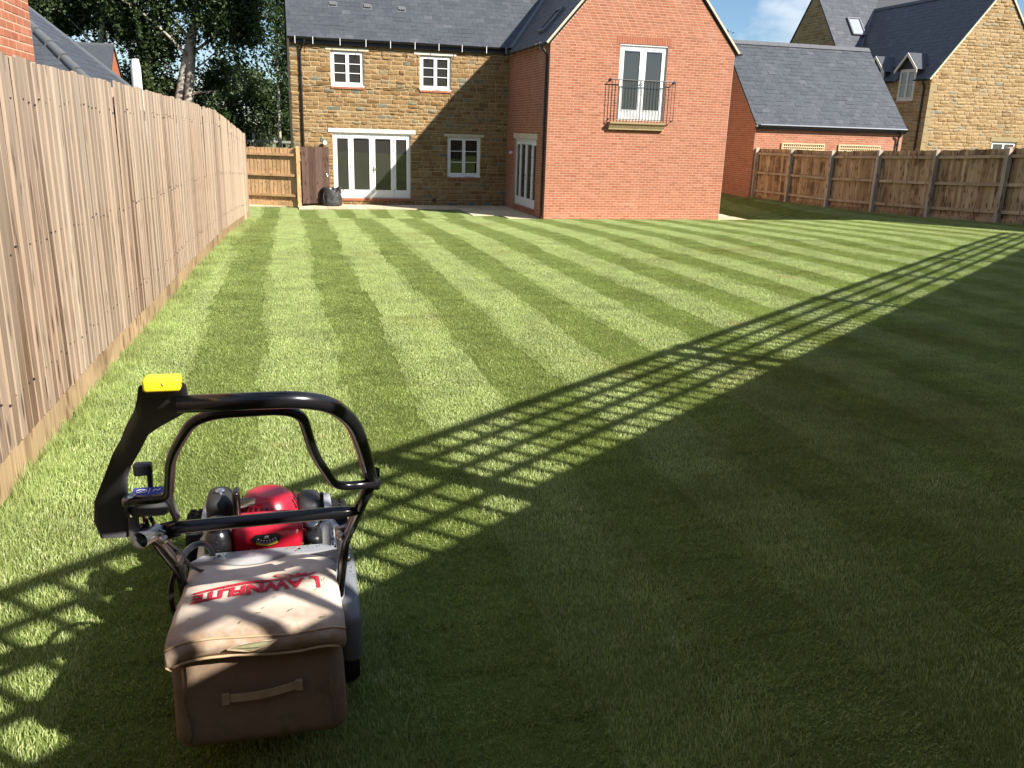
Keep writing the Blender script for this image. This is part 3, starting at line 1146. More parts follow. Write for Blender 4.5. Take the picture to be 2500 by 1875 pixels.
# soldier course over the balcony door
q = MB()
ns = 22
for i in range(ns):
    a = 5.35 - .12 + 1.76 * i / ns
    q.frame_box((0, WY, 0), uX, nF, (a + .004, dzt + .004, 0), (a + 1.76 / ns - .004, 5.35, .008), .25 + .5 * R.random())
obj('brick_arch', q, 'brick', H)
glazed_doors(H, (0, WY, 0), uX, nF, 5.352, 6.868, 2.982, 5.095, (1, 1), .06, name='balcony_doors', handle_at=(6.075, 4.0), base=.33, vents=(0, 1))
rm = MB().box((5.2, WY + .30, 2.9), (7.0, WY + .34, 5.2))  # black panels in place of the unlit rooms behind the wing doors
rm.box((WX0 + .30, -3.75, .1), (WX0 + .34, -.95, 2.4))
obj('room_dark_panel', rm, 'black', H)
glazed_doors(H, (WX0, 0, 0), uS, nL, 1.062, 3.642, .192, 2.30, (.72, 1, 1, .72), .06, name='side_doors', handle_at=(2.4, 1.15))
obj('lintel', MB().frame_box((WX0, 0, 0), uS, nL, (.94, 2.338, -.1), (3.75, 2.497, .02)), 'lintel', H)
k = MB()
for q2 in range(24):
    a, b = 1.04 + 2.62 * q2 / 24, 1.04 + 2.62 * (q2 + 1) / 24
    k.frame_box((WX0, 0, 0), uS, nL, (a + .003, .135, -.05), (b - .003, .188, .05), .1 + .3 * R.random())
obj('threshold', k, 'brick', H)

# balcony: moulded stone ledge and iron railing
lg = MB()
lg.prism([(5.09, WY - .008, 2.925), (5.09, WY - .19, 2.925), (5.09, WY - .19, 2.875), (5.09, WY - .15, 2.84), (5.09, WY - .10, 2.74), (5.09, WY - .10, 2.705), (5.09, WY - .008, 2.705)], (1.80, 0, 0))
lgo = obj('balcony_ledge', lg, 'ledge', H)
ry = WY - .14
rl = MB()
rl.tube([(5.06, ry, 4.12), (7.17, ry, 4.12)], .014, 8)
rail = obj('balcony_railing', rl, 'iron', H)
obj('bottom_bar', MB().bar((5.09, ry, 2.995), (7.15, ry, 2.995), .03, .012), 'iron', rail)
for i in range(21):
    x = 5.10 + 2.04 * i / 20
    obj('baluster', MB().bar((x, ry, 2.995), (x, ry, 4.11), .013, .013), 'iron', rail)
for x in (5.09, 7.15):
    e = MB()
    e.tube([(x, ry, 4.12), (x, WY - .008, 4.12)], .012, 8)
    e.lathe((x, WY - .028, 4.12), (0, 1, 0), [(.042, 0), (.045, .010), (.032, .018)], 14)
    e.tube([(x, ry, 2.995), (x, WY - .008, 2.995)], .010, 8)
    e.lathe((x, WY - .02, 2.995), (0, 1, 0), [(.022, 0), (.024, .010)], 12)
    obj('wall_bracket', e, 'iron', rail)

# roofs
MS, WSL = 1.10, 1.15
sM = Vector((0, 1, MS)).normalized()
nM = Vector((0, -MS, 1)).normalized()
eY, eZ = -.13, 5.235
mz = lambda yy: eZ + MS * (yy - eY)
wx_e, wz_e = 3.06, 5.05
wz = lambda xx: wz_e + WSL * (xx - wx_e)
SLm = (3.25 - eY) * math.sqrt(1 + MS * MS)
valley_x = lambda yy: wx_e + (mz(yy) - wz_e) / WSL
valley_y = lambda xx: eY + (wz(xx) - eZ) / MS
mb = MB()
th = .07
rx0, rx1 = X0 - .06, WX1 + .06
vy_r = valley_y(6.14)
front = [Vector((rx0, eY, eZ)), Vector((valley_x(eY), eY, eZ)), Vector((6.14, vy_r, mz(vy_r))), Vector((6.14 + (6.14 - valley_x(eY)), eY, eZ)), Vector((rx1, eY, eZ)), Vector((rx1, 3.25, mz(3.25))), Vector((rx0, 3.25, mz(3.25)))]
mb.prism([p - nM * (th + .001) for p in front], nM * th)
bk = Vector((0, MS, 1)).normalized()
mb.prism([Vector((rx0, 3.25, mz(3.25))) - bk * th, Vector((rx1, 3.25, mz(3.25))) - bk * th, Vector((rx1, 6.9, mz(3.25) - MS * 3.65)) - bk * th, Vector((rx0, 6.9, mz(3.25) - MS * 3.65)) - bk * th], bk * th)
# wing planes
nWl = Vector((-WSL, 0, 1)).normalized()
nWr = Vector((WSL, 0, 1)).normalized()
fy = WY - .035
wl = [Vector((wx_e, fy, wz(wx_e))), Vector((6.14, fy, wz(6.14))), Vector((6.14, vy_r, wz(6.14))), Vector((valley_x(eY), eY, eZ)), Vector((wx_e, eY - .1, wz(wx_e)))]
mb.prism([p - nWl * (th + .001) for p in reversed(wl)], nWl * th)
wr_ = [Vector((12.28 - p.x, p.y, p.z)) for p in wl]
mb.prism([p - nWr * (th + .001) for p in wr_], nWr * th)
roof = obj('roof', mb, 'roof_felt', H)
sl1 = slates((rx0, eY, eZ), uX, sM, nM, 10, SLm, lambda b: (0, valley_x(eY + b / math.sqrt(1 + MS * MS)) - rx0 - .03), .185, .30, 31)
sl1 = [p for p in sl1 if min(v[2] for v in p[0]) < 7.6]
sW = Vector((1, 0, WSL)).normalized()
sl2 = slates((wx_e, fy, wz_e), (0, 1, 0), sW, nWl, 6, 3.08 * math.sqrt(1 + WSL * WSL), lambda b: (0, valley_y(wx_e + b / math.sqrt(1 + WSL * WSL)) - fy - .05), .185, .30, 32, weight=.5)
sl2 = [p for p in sl2 if min(v[2] for v in p[0]) < 8.0]
sr2 = slates((12.28 - wx_e, fy, wz_e), (0, 1, 0), Vector((-1, 0, WSL)).normalized(), nWr, 6, 3.08 * math.sqrt(1 + WSL * WSL), lambda b: (0, 4.3), .185, .30, 33, weight=.1)
for p in sr2:
    p[1][:] = [tuple(reversed(f)) for f in p[1]]
emit(sl1 + sl2 + sr2, 'slate', 'slate', roof)
# lead valley
a, b = Vector((valley_x(eY), eY, eZ)), Vector((6.14, vy_r, mz(vy_r)))
vm = MB()
vm.bar(a + Vector((-.02, -.1, .01)), b + Vector((0, 0, .03)), .17, .022, nM + nWl)
obj('valley_flashing', vm, 'lead', H)
# ridge tiles
rt = MB()
for i in range(36):
    x = rx0 + (rx1 - rx0) * i / 36
    rt.prism([(x, 3.25 - .14, mz(3.25) - .11), (x, 3.25, mz(3.25) + .05), (x, 3.25 + .14, mz(3.25) - .11), (x, 3.25, mz(3.25) + .02)], ((rx1 - rx0) / 36 - .006, 0, 0))
for i in range(16):
    y0 = fy + (vy_r - fy) * i / 16
    rt.prism([(6.14 - .14, y0, wz(6.14) - .11), (6.14, y0, wz(6.14) + .05), (6.14 + .14, y0, wz(6.14) - .11), (6.14, y0, wz(6.14) + .02)], (0, (vy_r - fy) / 16 - .006, 0))
obj('ridge_tiles', rt, 'ridge', H)
# cream verge strips on the gable
vg = MB()
for sg in (-1, 1):
    p0 = Vector((6.14 + sg * 3.075, WY - .034, wz_e + .02)); p1 = Vector((6.14, WY - .034, wz(6.14) + .03))
    vg.bar(p0 + Vector((0, -.012, -.035)), p1 + Vector((0, -.012, -.035)), .05, .055, (0, 0, 1))
obj('verge', vg, 'lintel', H)
# roof vents and roof light
for x, yy in ((-2.61, .89), (-1.49, .88), (-.36, .87)):
    c = Vector((x, yy, mz(yy)))
    v = MB()
    v.bar(c - sM * .13, c + sM * .13, .30, .03, nM)
    v.bar(c - sM * .06 + nM * .02 - Vector((.0, 0, 0)), c + sM * .10 + nM * .03, .22, .05, nM)
    for q3 in (-1, 0, 1):
        v.bar(c + Vector((q3 * .07 - .02, 0, 0)) - sM * .07 + nM * .05, c + Vector((q3 * .07 + .02, 0, 0)) - sM * .07 + nM * .05, .01, .05, nM)
    obj('roof_vent', v, 'ridge', H)
c0 = Vector((3.72, -3.05, wz(3.72)))
rlf = MB()
for a, b in ((-.36, .36),):
    for yy in (-.30, .30):
        rlf.bar(c0 + Vector((0, yy, 0)) + sW * -.42 + nWl * .04, c0 + Vector((0, yy, 0)) + sW * .42 + nWl * .04, .07, .09, nWl)
    for ss in (-.42, .42):
        rlf.bar(c0 + Vector((0, -.33, 0)) + sW * ss + nWl * .045, c0 + Vector((0, .33, 0)) + sW * ss + nWl * .045, .09, .10, nWl)
rlo = obj('roof_light', rlf, 'lead', H)
obj('pane', MB().bar(c0 + sW * -.36 + nWl * .05, c0 + sW * .36 + nWl * .05, .52, .012, nWl), 'glass', rlo)

# gutters, brackets, pipes
gt = MB()
gutter(gt, (X0 - .06, -.20, 5.215), (WX0 - .16, -.20, 5.215))
gt.box((X0, -.13, 5.05), (WX0 - .14, -.004, 5.17))
smooth_by_angle(obj('gutter', gt, 'black', H))
smooth_by_angle(obj('gutter', gutter(MB(), (WX0 - .20, -.14, 5.03), (WX0 - .20, WY + .06, 5.03)), 'black', H))
smooth_by_angle(obj('gutter', gutter(MB(), (WX1 + .20, 0, 5.03), (WX1 + .20, WY - .03, 5.03)), 'black', H))
bx = [-3.88, -3.33, -2.48, -1.66, -.87, -.07, .72, 1.5, 2.33, 3.0]
for x in bx:
    m = MB()
    m.bar((x, -.268, 5.235), (x, -.262, 5.02), .018, .008, (0, 1, 0))
    m.bar((x, -.262, 5.03), (x, -.235, 5.03), .018, .008)
    m.bar((x, -.20, 5.222), (x, -.268, 5.238), .018, .006)
    obj('gutter_clip', m, 'pipe_white', H)
for yy in (-.6, -1.3, -2.0, -2.7, -3.4, -4.1, -4.5):
    m = MB()
    m.bar((WX0 - .268, yy, 5.05), (WX0 - .262, yy, 4.86), .016, .008, (1, 0, 0))
    m.bar((WX0 - .20, yy, 5.04), (WX0 - .268, yy, 5.055), .016, .006)
    obj('gutter_clip', m, 'zinc', H)
downpipe(H, -3.735, 0, 4.95, 0.0, (0, -1, 0), -3.6, -.20, 5.2)
downpipe(H, WX0, -4.58, 4.85, 0.0, (-1, 0, 0), WX0 - .20, -4.58, 5.03, .036)
# small wall fittings
lm = MB().lathe((-3.06, -.10, 2.0), (0, -1, 0), [(.03, -.08), (.03, -.02), (.062, 0), (.075, .03), (.06, .075), (.02, .09)], 16)
smooth_by_angle(obj('wall_lamp', lm, 'white', H))
lm = MB().lathe((WX0 - .06, -.85, 1.86), (-1, 0, 0), [(.03, -.05), (.05, 0), (.055, .05), (.02, .07)], 14)
smooth_by_angle(obj('wall_lamp', lm, 'white', H))
ab = MB()
for i in range(4):
    ab.frame_box((0, 0, 0), uX, nF, (.56, .10 + i * .036, 0), (.68, .118 + i * .036, .03))
obj('air_brick', ab, 'black', H)

# ------------------------------------------------------------------ garage
G = thing('garage', 'single storey red brick garage with long slate roof behind the brown fence', 'garage', (15.5, 0, .4))
gx0, gx1, gy0, gy1 = 12.3, 18.62, -.9, 4.9
mb = MB()
mb.box((gx0, gy0, .2), (gx1, gy0 + .25, 3.0)); mb.box((gx0, gy1 - .25, .2), (gx1, gy1, 3.0))
mb.box((gx0, gy0 + .25, .2), (gx0 + .25, gy1 - .25, 3.0)); mb.box((gx1 - .25, gy0 + .25, .2), (gx1, gy1 - .25, 3.0))
for x in (gx0, gx1 - .25):
    mb.prism([(x, gy0, 3.0), (x, gy1, 3.0), (x, 2.0, 5.98)], (.25, 0, 0))
gw = obj('wall', mb, 'mortar_brick', G)
p1 = masonry((gx0, gy0, 0), uX, nF, lambda z: (.004, gx1 - gx0 - .004), 1.55, 2.98, [], .075, 0, .222, .228, .013, .004, 41, bond=True)
p1 += masonry((gx0, gy0, 0), uX, nF, lambda z: (.004, gx1 - gx0 - .004), .3, 1.55, [], .075, 0, .222, .228, .013, .004, 42, bond=True, weight=.05)


def glim2(z):
    if z < 3.0:
        return (.004, 5.8 - .004)
    k = (z - 3.0) / 2.98
    return (2.9 * k + .03, 5.8 - 2.9 * k - .03)


p2 = masonry((gx0, gy1, 0), (0, -1, 0), nL, glim2, .36, 5.7, [], .075, 0, .222, .228, .013, .004, 43, bond=True, weight=.5)
emit(p1 + p2, 'brick', 'brick', gw)
GS = (6.13 - 3.03) / (2.0 - (gy0 - .12))
sG, nG = Vector((0, 1, GS)).normalized(), Vector((0, -GS, 1)).normalized()
ge = Vector((gx0 - .05, gy0 - .12, 3.04))
SLg = 3.02 * math.sqrt(1 + GS * GS)
mb = MB()
mb.prism([ge - nG * .06, ge + Vector((6.45, 0, 0)) - nG * .06, ge + Vector((6.45, 0, 0)) + sG * SLg - nG * .06, ge + sG * SLg - nG * .06], nG * .059)
nGb = Vector((0, GS, 1)).normalized()
tp = ge + sG * SLg
mb.prism([tp - nGb * .06, tp + Vector((6.45, 0, 0)) - nGb * .06, tp + Vector((6.45, 3.1, -GS * 3.1)) - nGb * .06, tp + Vector((0, 3.1, -GS * 3.1)) - nGb * .06], nGb * .06)
gr = obj('roof', mb, 'roof_felt', G)
emit(slates(ge, uX, sG, nG, 6.45, SLg, lambda b: (0, 6.45), .20, .30, 51, tmax=.021), 'slate', 'slate', gr)
for i in range(14):
    x = gx0 - .05 + 6.45 * i / 14
    obj('ridge_tile', MB().prism([(x, tp.y - .16, tp.z - .10), (x, tp.y, tp.z + .055), (x, tp.y + .16, tp.z - .10), (x, tp.y + .13, tp.z - .10), (x, tp.y, tp.z + .02), (x, tp.y - .13, tp.z - .10)], (6.45 / 14 - .006, 0, 0), R.random()), 'ridge', G, centre=True)
gt = MB()
gutter(gt, (gx0 - .05, gy0 - .17, 3.02), (gx1 + .12, gy0 - .17, 3.02))
gt.box((gx0 - .03, gy0 - .11, 2.90), (gx1 + .05, gy0 - .004, 3.0))
smooth_by_angle(obj('gutter', gt, 'black', G))
obj('eaves_flashing', MB().bar((gx0 + .1, gy0 - .16, 3.055), (gx1 + .05, gy0 - .16, 3.055), .05, .01, nG), 'zinc', G)
downpipe(G, gx1 - .22, gy0, 2.85, .4, (0, -1, 0), gx1 - .22, gy0 - .17, 3.02)
for a, b, lb in ((13.42, 15.23, 'pale wooden trellis panel on garage wall nearer the brick house'), (15.84, 17.67, 'pale wooden trellis panel on garage wall nearer the stone gable')):
    t = thing('trellis_panel', lb, 'trellis', ((a + b) / 2, gy0 - .03, 1.55), 'trellis panels on the garage wall')
    f = MB()
    yb = gy0 - .02
    f.box((a, yb - .035, 2.40), (b, yb, 2.435)); f.box((a, yb - .035, 1.35), (b, yb, 1.385))
    f.box((a, yb - .035, 1.385), (a + .035, yb, 2.40)); f.box((b - .035, yb - .035, 1.385), (b, yb, 2.40))
    obj('frame', f, 'trellis', t)
    nb = 22
    for i in range(1, nb):
        x = a + (b - a) * i / nb
        obj('batten', MB().box((x - .014, yb - .017, 1.386), (x + .014, yb - .003, 2.399)), 'trellis', t, centre=True)
    for i in range(1, 11):
        z = 1.385 + 1.015 * i / 11
        obj('batten', MB().box((a + .036, yb - .033, z - .014), (b - .036, yb - .018, z + .014)), 'trellis', t, centre=True)

# ------------------------------------------------------------------ neighbouring stone house on the right
N = thing('house', 'tall pale ironstone house with dormer windows behind the garage', 'house', (26.7, 8, .4))
nx0, nx1, ny0, ny1 = 23.57, 29.93, 4.0, 17.6
NS = 1.23
nez = 5.35
ap = (26.75, nez + NS * (26.75 - nx0))
d1w, d2w = (5.0, 6.11), (7.25, 8.36)
mb = MB()
wall_mesh(mb, (nx0, ny0, 0), uX, nF, nx1 - nx0, .2, nez, [(3.9, 5.3, .3, 2.75)], .3, gable=(ap[0] - nx0, ap[1] - .05))
# side wall to the left, with the dormer windows breaking the eaves
nopen = [(ny1 - d1w[1], ny1 - d1w[0], 4.45, nez), (ny1 - d2w[1], ny1 - d2w[0], 4.45, nez)]
wall_mesh(mb, (nx0, ny1, 0), (0, -1, 0), nL, ny1 - ny0 - .302, .2, nez, nopen, .3)
mb.prism([(nx0, 9.85, nez), (nx0, ny1, nez), (nx0, 13.72, nez + NS * 3.87)], (.3, 0, 0))
mb.box((nx1 - .3, ny0 + .3, .2), (nx1, ny1, nez))
mb.box((nx0 + .3, ny1 - .3, .2), (nx1 - .3, ny1, nez))
nw = obj('wall', mb, 'mortar_stone', N)


def nlim(z):
    if z < nez:
        return (.0, nx1 - nx0)
    k = (z - nez) / (ap[1] - nez)
    a = ap[0] - nx0
    return (a * k + .02, (nx1 - nx0) - (nx1 - nx0 - a) * k - .02)


p1 = masonry((nx0, ny0, 0), uX, nF, nlim, 1.8, 9.15, [(3.9, 5.3, .3, 2.75), (3.78, 5.42, 2.75, 2.96)], .145, .2, .22, .52, .02, .022, 61, rough=1)


def nlim2(z):
    if z < nez:
        return (.0, ny1 - ny0)
    k = (z - nez) / (NS * 3.87)
    return (3.88 * k + .03, ny1 - 9.85 - 3.87 * k - .03)


p2 = masonry((nx0, ny1, 0), (0, -1, 0), nL, nlim2, 1.9, 9.9, nopen, .145, .2, .22, .52, .02, .022, 62, rough=1, weight=.5)
emit(p1 + p2, 'stone', 'stone_far', nw)
obj('lintel', MB().frame_box((nx0, ny0, 0), uX, nF, (3.78, 2.755, -.1), (5.42, 2.955, .03)), 'ledge', N)
window(N, (nx0, ny0, 0), uX, nF, 3.902, 5.298, 1.2, 2.748, 2, 3, .06, 'white', 'glass')
qn = MB()
for i in range(9):
    z = 1.9 + i * .36
    w = .22 if i % 2 else .34
    qn.frame_box((nx0, ny0, 0), uX, nF, (-.004, z + .008, 0), (w, z + .352, .032), .8)
obj('quoins', qn, 'ledge', N)
# roofs
mb = MB()
sNl, nNl = Vector((1, 0, NS)).normalized(), Vector((-NS, 0, 1)).normalized()
nNr = Vector((NS, 0, 1)).normalized()
ex = nx0 - .1
zl = lambda x: nez - .02 + NS * (x - ex)
vy0 = 9.85
zmn = lambda yy: nez - .02 + NS * (yy - (vy0 - .1))
top = Vector((ap[0], 0, zl(ap[0])))
fy2 = ny0 - .04
yr = vy0 - .1 + (zl(ap[0]) - nez + .02) / NS
pl = [Vector((ex, fy2, zl(ex))), Vector((ex, vy0 - .1, zl(ex))), Vector((ap[0], yr, zl(ap[0]))), Vector((ap[0], fy2, zl(ap[0])))]
cutx = ex + (5.86 - nez + .02) / NS
for (ya_, yb_, xs_) in ((fy2, d1w[0] - .08, ex), (d1w[0] - .08, d1w[1] + .08, cutx), (d1w[1] + .08, d2w[0] - .08, ex), (d2w[0] - .08, d2w[1] + .08, cutx), (d2w[1] + .08, vy0 - .1, ex)):
    q_ = [Vector((xs_, ya_, zl(xs_))), Vector((xs_, yb_, zl(xs_))), Vector((ap[0], yb_, zl(ap[0]))), Vector((ap[0], ya_, zl(ap[0])))]
    mb.prism([p - nNl * .06 for p in reversed(q_)], nNl * .059)
q_ = [Vector((ex, vy0 - .1, zl(ex))), Vector((ap[0], yr, zl(ap[0]))), Vector((ap[0], vy0 - .1, zl(ap[0])))]
mb.prism([p - nNl * .06 for p in reversed(q_)], nNl * .059)
pr = [Vector((2 * ap[0] - p.x, p.y, p.z)) for p in pl]
mb.prism([p - nNr * .06 for p in pr], nNr * .06)
sNm, nNm = Vector((0, 1, NS)).normalized(), Vector((0, -NS, 1)).normalized()
apY = 13.72
mp = [Vector((nx0 - .06, vy0 - .1, zl(ex))), Vector((ex + .01, vy0 - .1, zl(ex))), Vector((ap[0], yr, zl(ap[0]))), Vector((ap[0] + 3.2, vy0 - .1, zl(ex))), Vector((34, vy0 - .1, zl(ex))), Vector((34, apY, zmn(apY))), Vector((nx0 - .06, apY, zmn(apY)))]
mb.prism([p - nNm * .06 for p in mp], nNm * .059)
nNk = Vector((0, NS, 1)).normalized()
mb.prism([Vector((nx0 - .06, apY, zmn(apY))) - nNk * .06, Vector((34, apY, zmn(apY))) - nNk * .06, Vector((34, apY + 4, zmn(apY) - 4 * NS)) - nNk * .06, Vector((nx0 - .06, apY + 4, zmn(apY) - 4 * NS)) - nNk * .06], nNk * .06)
nr = obj('roof', mb, 'roof_felt', N)
SLn = (ap[0] - ex) * math.sqrt(1 + NS * NS)
f2 = math.sqrt(1 + NS * NS)
s1 = slates((ex, fy2, zl(ex)), (0, 1, 0), sNl, nNl, 6, SLn, lambda b: (0, vy0 - .1 + b / f2 - fy2 - .05), .22, .32, 71, weight=.4)
s1 = [p for p in s1 if not (min(v[2] for v in p[0]) < 5.86 and any(a - .12 < (p[0][0][1] + p[0][1][1]) / 2 < b + .12 for a, b in (d1w, d2w)))]
s2 = slates((nx0 - .06, vy0 - .1, zl(ex)), uX, sNm, nNm, 9, (apY - vy0 + .1) * f2, lambda b: (0, (b / f2) + .02), .22, .32, 72)
emit(s1 + s2, 'slate', 'slate', nr)
vm = MB().bar((ex + .02, vy0 - .1, zl(ex) + .03), (ap[0], yr, zl(ap[0]) + .03), .15, .02, nNl + nNm)
obj('valley_flashing', vm, 'lead', N)
vg = MB()
for sg in (-1, 1):
    vg.bar((ap[0] + sg * (ap[0] - ex), ny0 - .05, zl(ex) - .03), (ap[0], ny0 - .05, zl(ap[0]) - .03), .05, .07)
obj('verge', vg, 'lintel', N)
rt = MB()
for i in range(20):
    y0 = fy2 + (yr - fy2) * i / 20
    rt.prism([(ap[0] - .15, y0, top.z - .12), (ap[0], y0, top.z + .05), (ap[0] + .15, y0, top.z - .12), (ap[0], y0, top.z)], (0, (yr - fy2) / 20 - .008, 0))
obj('ridge_tiles', rt, 'ridge', N)
ch = MB().box((29.0, 9.0, 7.0), (29.8, 9.9, 11.2)).box((28.95, 8.95, 11.0), (29.85, 9.95, 11.1))
obj('chimney', ch, 'brick', N)
# roof light on the rear block
c0 = Vector((25.16, 12.18, zmn(12.18)))
rf = MB()
for xx in (-.36, .36):
    rf.bar(c0 + Vector((xx, 0, 0)) - sNm * .55 + nNm * .05, c0 + Vector((xx, 0, 0)) + sNm * .55 + nNm * .05, .08, .12, nNm)
for ss in (-.55, .55):
    rf.bar(c0 + Vector((-.4, 0, 0)) + sNm * ss + nNm * .05, c0 + Vector((.4, 0, 0)) + sNm * ss + nNm * .05, .08, .12, nNm)
ro = obj('roof_light', rf, 'lead', N)
obj('pane', MB().bar(c0 - sNm * .52 + nNm * .06, c0 + sNm * .52 + nNm * .06, .64, .012, nNm), 'glass_sky', ro)
for ya_, yb_ in ((9.7, d2w[1] + .15), (d2w[0] - .15, d1w[1] + .15), (d1w[0] - .1, ny0 - .02)):
    smooth_by_angle(obj('gutter', gutter(MB(), (nx0 - .17, ya_, nez - .04), (nx0 - .17, yb_, nez - .04)), 'black', N))
downpipe(N, nx0, 4.3, 5.1, .4, nL, nx0 - .17, 4.3, nez - .04, .045)
downpipe(N, nx0, 6.9, 5.1, .4, nL, nx0 - .17, 6.9, nez - .04, .045)
for (a, b) in (d1w, d2w):
    dm = MB()
    cy = (a + b) / 2
    zt, za = 5.82, 6.52
    inx = lambda z: ex + (z - nez + .02) / NS          # where height z meets the roof plane
    # cheeks and gable
    dm.prism([(nx0 + .01, a - .08, nez), (nx0 + .01, a - .08, zt), (inx(zt), a - .08, zt)], (0, .08, 0))
    dm.prism([(nx0 + .01, b, nez), (nx0 + .01, b, zt), (inx(zt), b, zt)], (0, .08, 0))
    dm.prism([(nx0 + .02, a - .08, zt), (nx0 + .02, b + .08, zt), (nx0 + .02, cy, za - .06)], (.06, 0, 0))
    do = obj('dormer', dm, 'roof_felt', N)
    dr = MB()
    fx = nx0 - .16
    hw = (b - a) / 2 + .20
    ze = za - hw * .98
    for sg in (-1, 1):
        pp = [Vector((fx, cy, za)), Vector((inx(za), cy, za)), Vector((inx(ze), cy + sg * hw, ze)), Vector((fx, cy + sg * hw, ze))]
        nn = Vector((0, sg * .7, .714))
        dr.prism([p - nn * .05 for p in (pp if sg > 0 else reversed(pp))], nn * .05, .45)
    obj('dormer_roof', dr, 'slate', do)
    brg = MB()
    for sg in (-1, 1):
        brg.bar((fx - .015, cy + sg * hw, ze - .03), (fx - .015, cy, za - .03), .03, .11, (-1, 0, 0)) if False else brg.prism([(fx - .03, cy, za), (fx - .03, cy, za - .15), (fx - .03, cy + sg * hw, ze - .15), (fx - .03, cy + sg * hw, ze)], (.03, 0, 0))
    obj('barge_board', brg, 'cream', do)
    window(N, (nx0, 0, 0), (0, -1, 0), nL, -b + .004, -a - .004, 4.452, zt - .01, 2, 2, .01, 'cream', 'glass_curtain', fw=.07, sash=.055)
    obj('brick_sill', MB().frame_box((nx0, 0, 0), (0, -1, 0), nL, (-b - .05, 4.33, 0), (-a + .05, 4.405, .05), .7), 'brick', N)

# ------------------------------------------------------------------ left neighbours
B = thing('house', 'red brick house whose corner rises above the left fence', 'house', (-9.5, -24, 1.0))
mb = MB()
bx1, by0, by1 = -6.72, -27.5, -20.15
mb.box((-12, by0, .8), (bx1, by1, 5.6))
mb.prism([(-12.0, by0, 5.6), (bx1, by0, 5.6), (-9.36, by0, 8.2)], (0, by1 - by0, 0))
bw = obj('wall', mb, 'mortar_brick', B)
emit(masonry((bx1, by0, 0), (0, 1, 0), (1, 0, 0), lambda z: (.004, by1 - by0 - .004), 2.4, 5.4, [], .075, 0, .222, .228, .013, .004, 81, bond=True), 'brick', 'brick', bw)
mb = MB()
for sg in (-1, 1):
    nn = Vector((sg * .7, 0, .714))
    pp = [Vector((-9.36, by0 - .1, 8.3)), Vector((-9.36, by1 + .05, 8.3)), Vector((-9.36 + sg * 2.85, by1 + .05, 5.50)), Vector((-9.36 + sg * 2.85, by0 - .1, 5.50))]
    mb.prism(pp if sg < 0 else list(reversed(pp)), nn * .07)
obj('roof', mb, 'roof_felt', B)

D = thing('outbuilding', 'low slate roofed outbuilding with grey hip tiles behind the left fence', 'outbuilding', (-11, -10, .6))
# +X plane z = 3.38 + .82 * (-7.98 - x); front (south) plane falls along the hip
zx = lambda x: 3.38 + .82 * (-7.98 - x)
hipA, hipB = Vector((-11.0, -7.36, zx(-11.0))), Vector((-7.04, -13.4, zx(-7.04)))
mb = MB()
mb.box((-14.9, -13.2, .3), (-7.2, -6.95, 2.62))
mb.prism([(-14.9, -6.95, 2.62), (-7.2, -6.95, 2.62), (-11.0, -6.95, 5.7)], (0, .2, 0))
obj('wall', mb, 'brick', D)
mb = MB()
back = -6.86
eR = Vector((-7.04, back, zx(-7.04)))
rB = Vector((-11.0, back, zx(-11.0)))
nX = Vector((.82, 0, 1)).normalized()
mb.prism([p - nX * .06 for p in (hipB, eR, rB, hipA)], nX * .059)
hipC = Vector((-14.96, -13.4, hipB.z))
nS = (hipB - hipA).cross(hipC - hipA).normalized()
if nS.z < 0:
    nS = -nS
mb.prism([p - nS * .06 for p in (hipC, hipB, hipA)], nS * .059)
mb.prism([p for p in (Vector((-14.96, back, hipB.z)), hipC, hipA, rB)], (0, 0, -.06))
dr = obj('roof', mb, 'roof_felt', D)
fd = math.sqrt(1 + .82 * .82)
sX = Vector((-1, 0, .82)).normalized()
hl = lambda b: (hipB.y + (hipA.y - hipB.y) * min(1, (b / fd) / (-7.04 + 11.0)) + .05 + 13.4, back + 13.4)
sa = slates((-7.04, -13.4, hipB.z), (0, 1, 0), sX, nX, 7, 3.96 * fd, hl, .20, .32, 91)
for p in sa:
    p[1][:] = [tuple(reversed(f)) for f in p[1]]
sSv = Vector((0, hipA.y - hipB.y, hipA.z - hipB.z))
SLs = sSv.length
sSv.normalize()
sb = slates((-14.96, -13.4, hipB.z), uX, sSv, nS, 8, SLs, lambda b: (3.96 * b / SLs + .03, 7.92 - 3.96 * b / SLs - .03), .20, .32, 92, weight=.6)
emit(sa + sb, 'slate', 'slate', dr)
nh = 13
for i in range(nh):
    a, b = hipB.lerp(hipA, i / nh), hipB.lerp(hipA, (i + 1) / nh - .006)
    m = MB().tube([a + Vector((0, 0, .0)), b + Vector((0, 0, .0))], [.105, .09], 10, tint=R.random())
    smooth_by_angle(obj('hip_tile', m, 'ridge', D, centre=True))
vgm = MB().bar(eR + Vector((.02, .0, .02)), rB + Vector((0, 0, .02)), .10, .05, nX)
obj('verge', vgm, 'lead', D)

FH = thing('house', 'distant slate roofed house with a red brick gable beside the pale pipe', 'house', (-15, 10.8, 0))
mb = MB()
mb.box((-19, 7.95, -.3), (-11.0, 13.65, 2.75))
mb.prism([(-19, 7.95, 2.75), (-19, 13.65, 2.75), (-19, 10.8, 5.36)], (8.0, 0, 0))
obj('brick_gable', mb, 'brick', FH)
mb = MB()
for sg in (-1, 1):
    nn = Vector((0, sg * .68, .733))
    pp = [Vector((-19.2, 10.8, 5.42)), Vector((-10.95, 10.8, 5.42)), Vector((-10.95, 10.8 + sg * 3.1, 2.58)), Vector((-19.2, 10.8 + sg * 3.1, 2.58))]
    mb.prism(pp if sg < 0 else list(reversed(pp)), nn * .08, .35)
fr_ = obj('roof', mb, 'slate', FH)
obj('ridge', MB().box((-19.2, 10.69, 5.42), (-10.95, 10.91, 5.52)), 'ridge', FH)

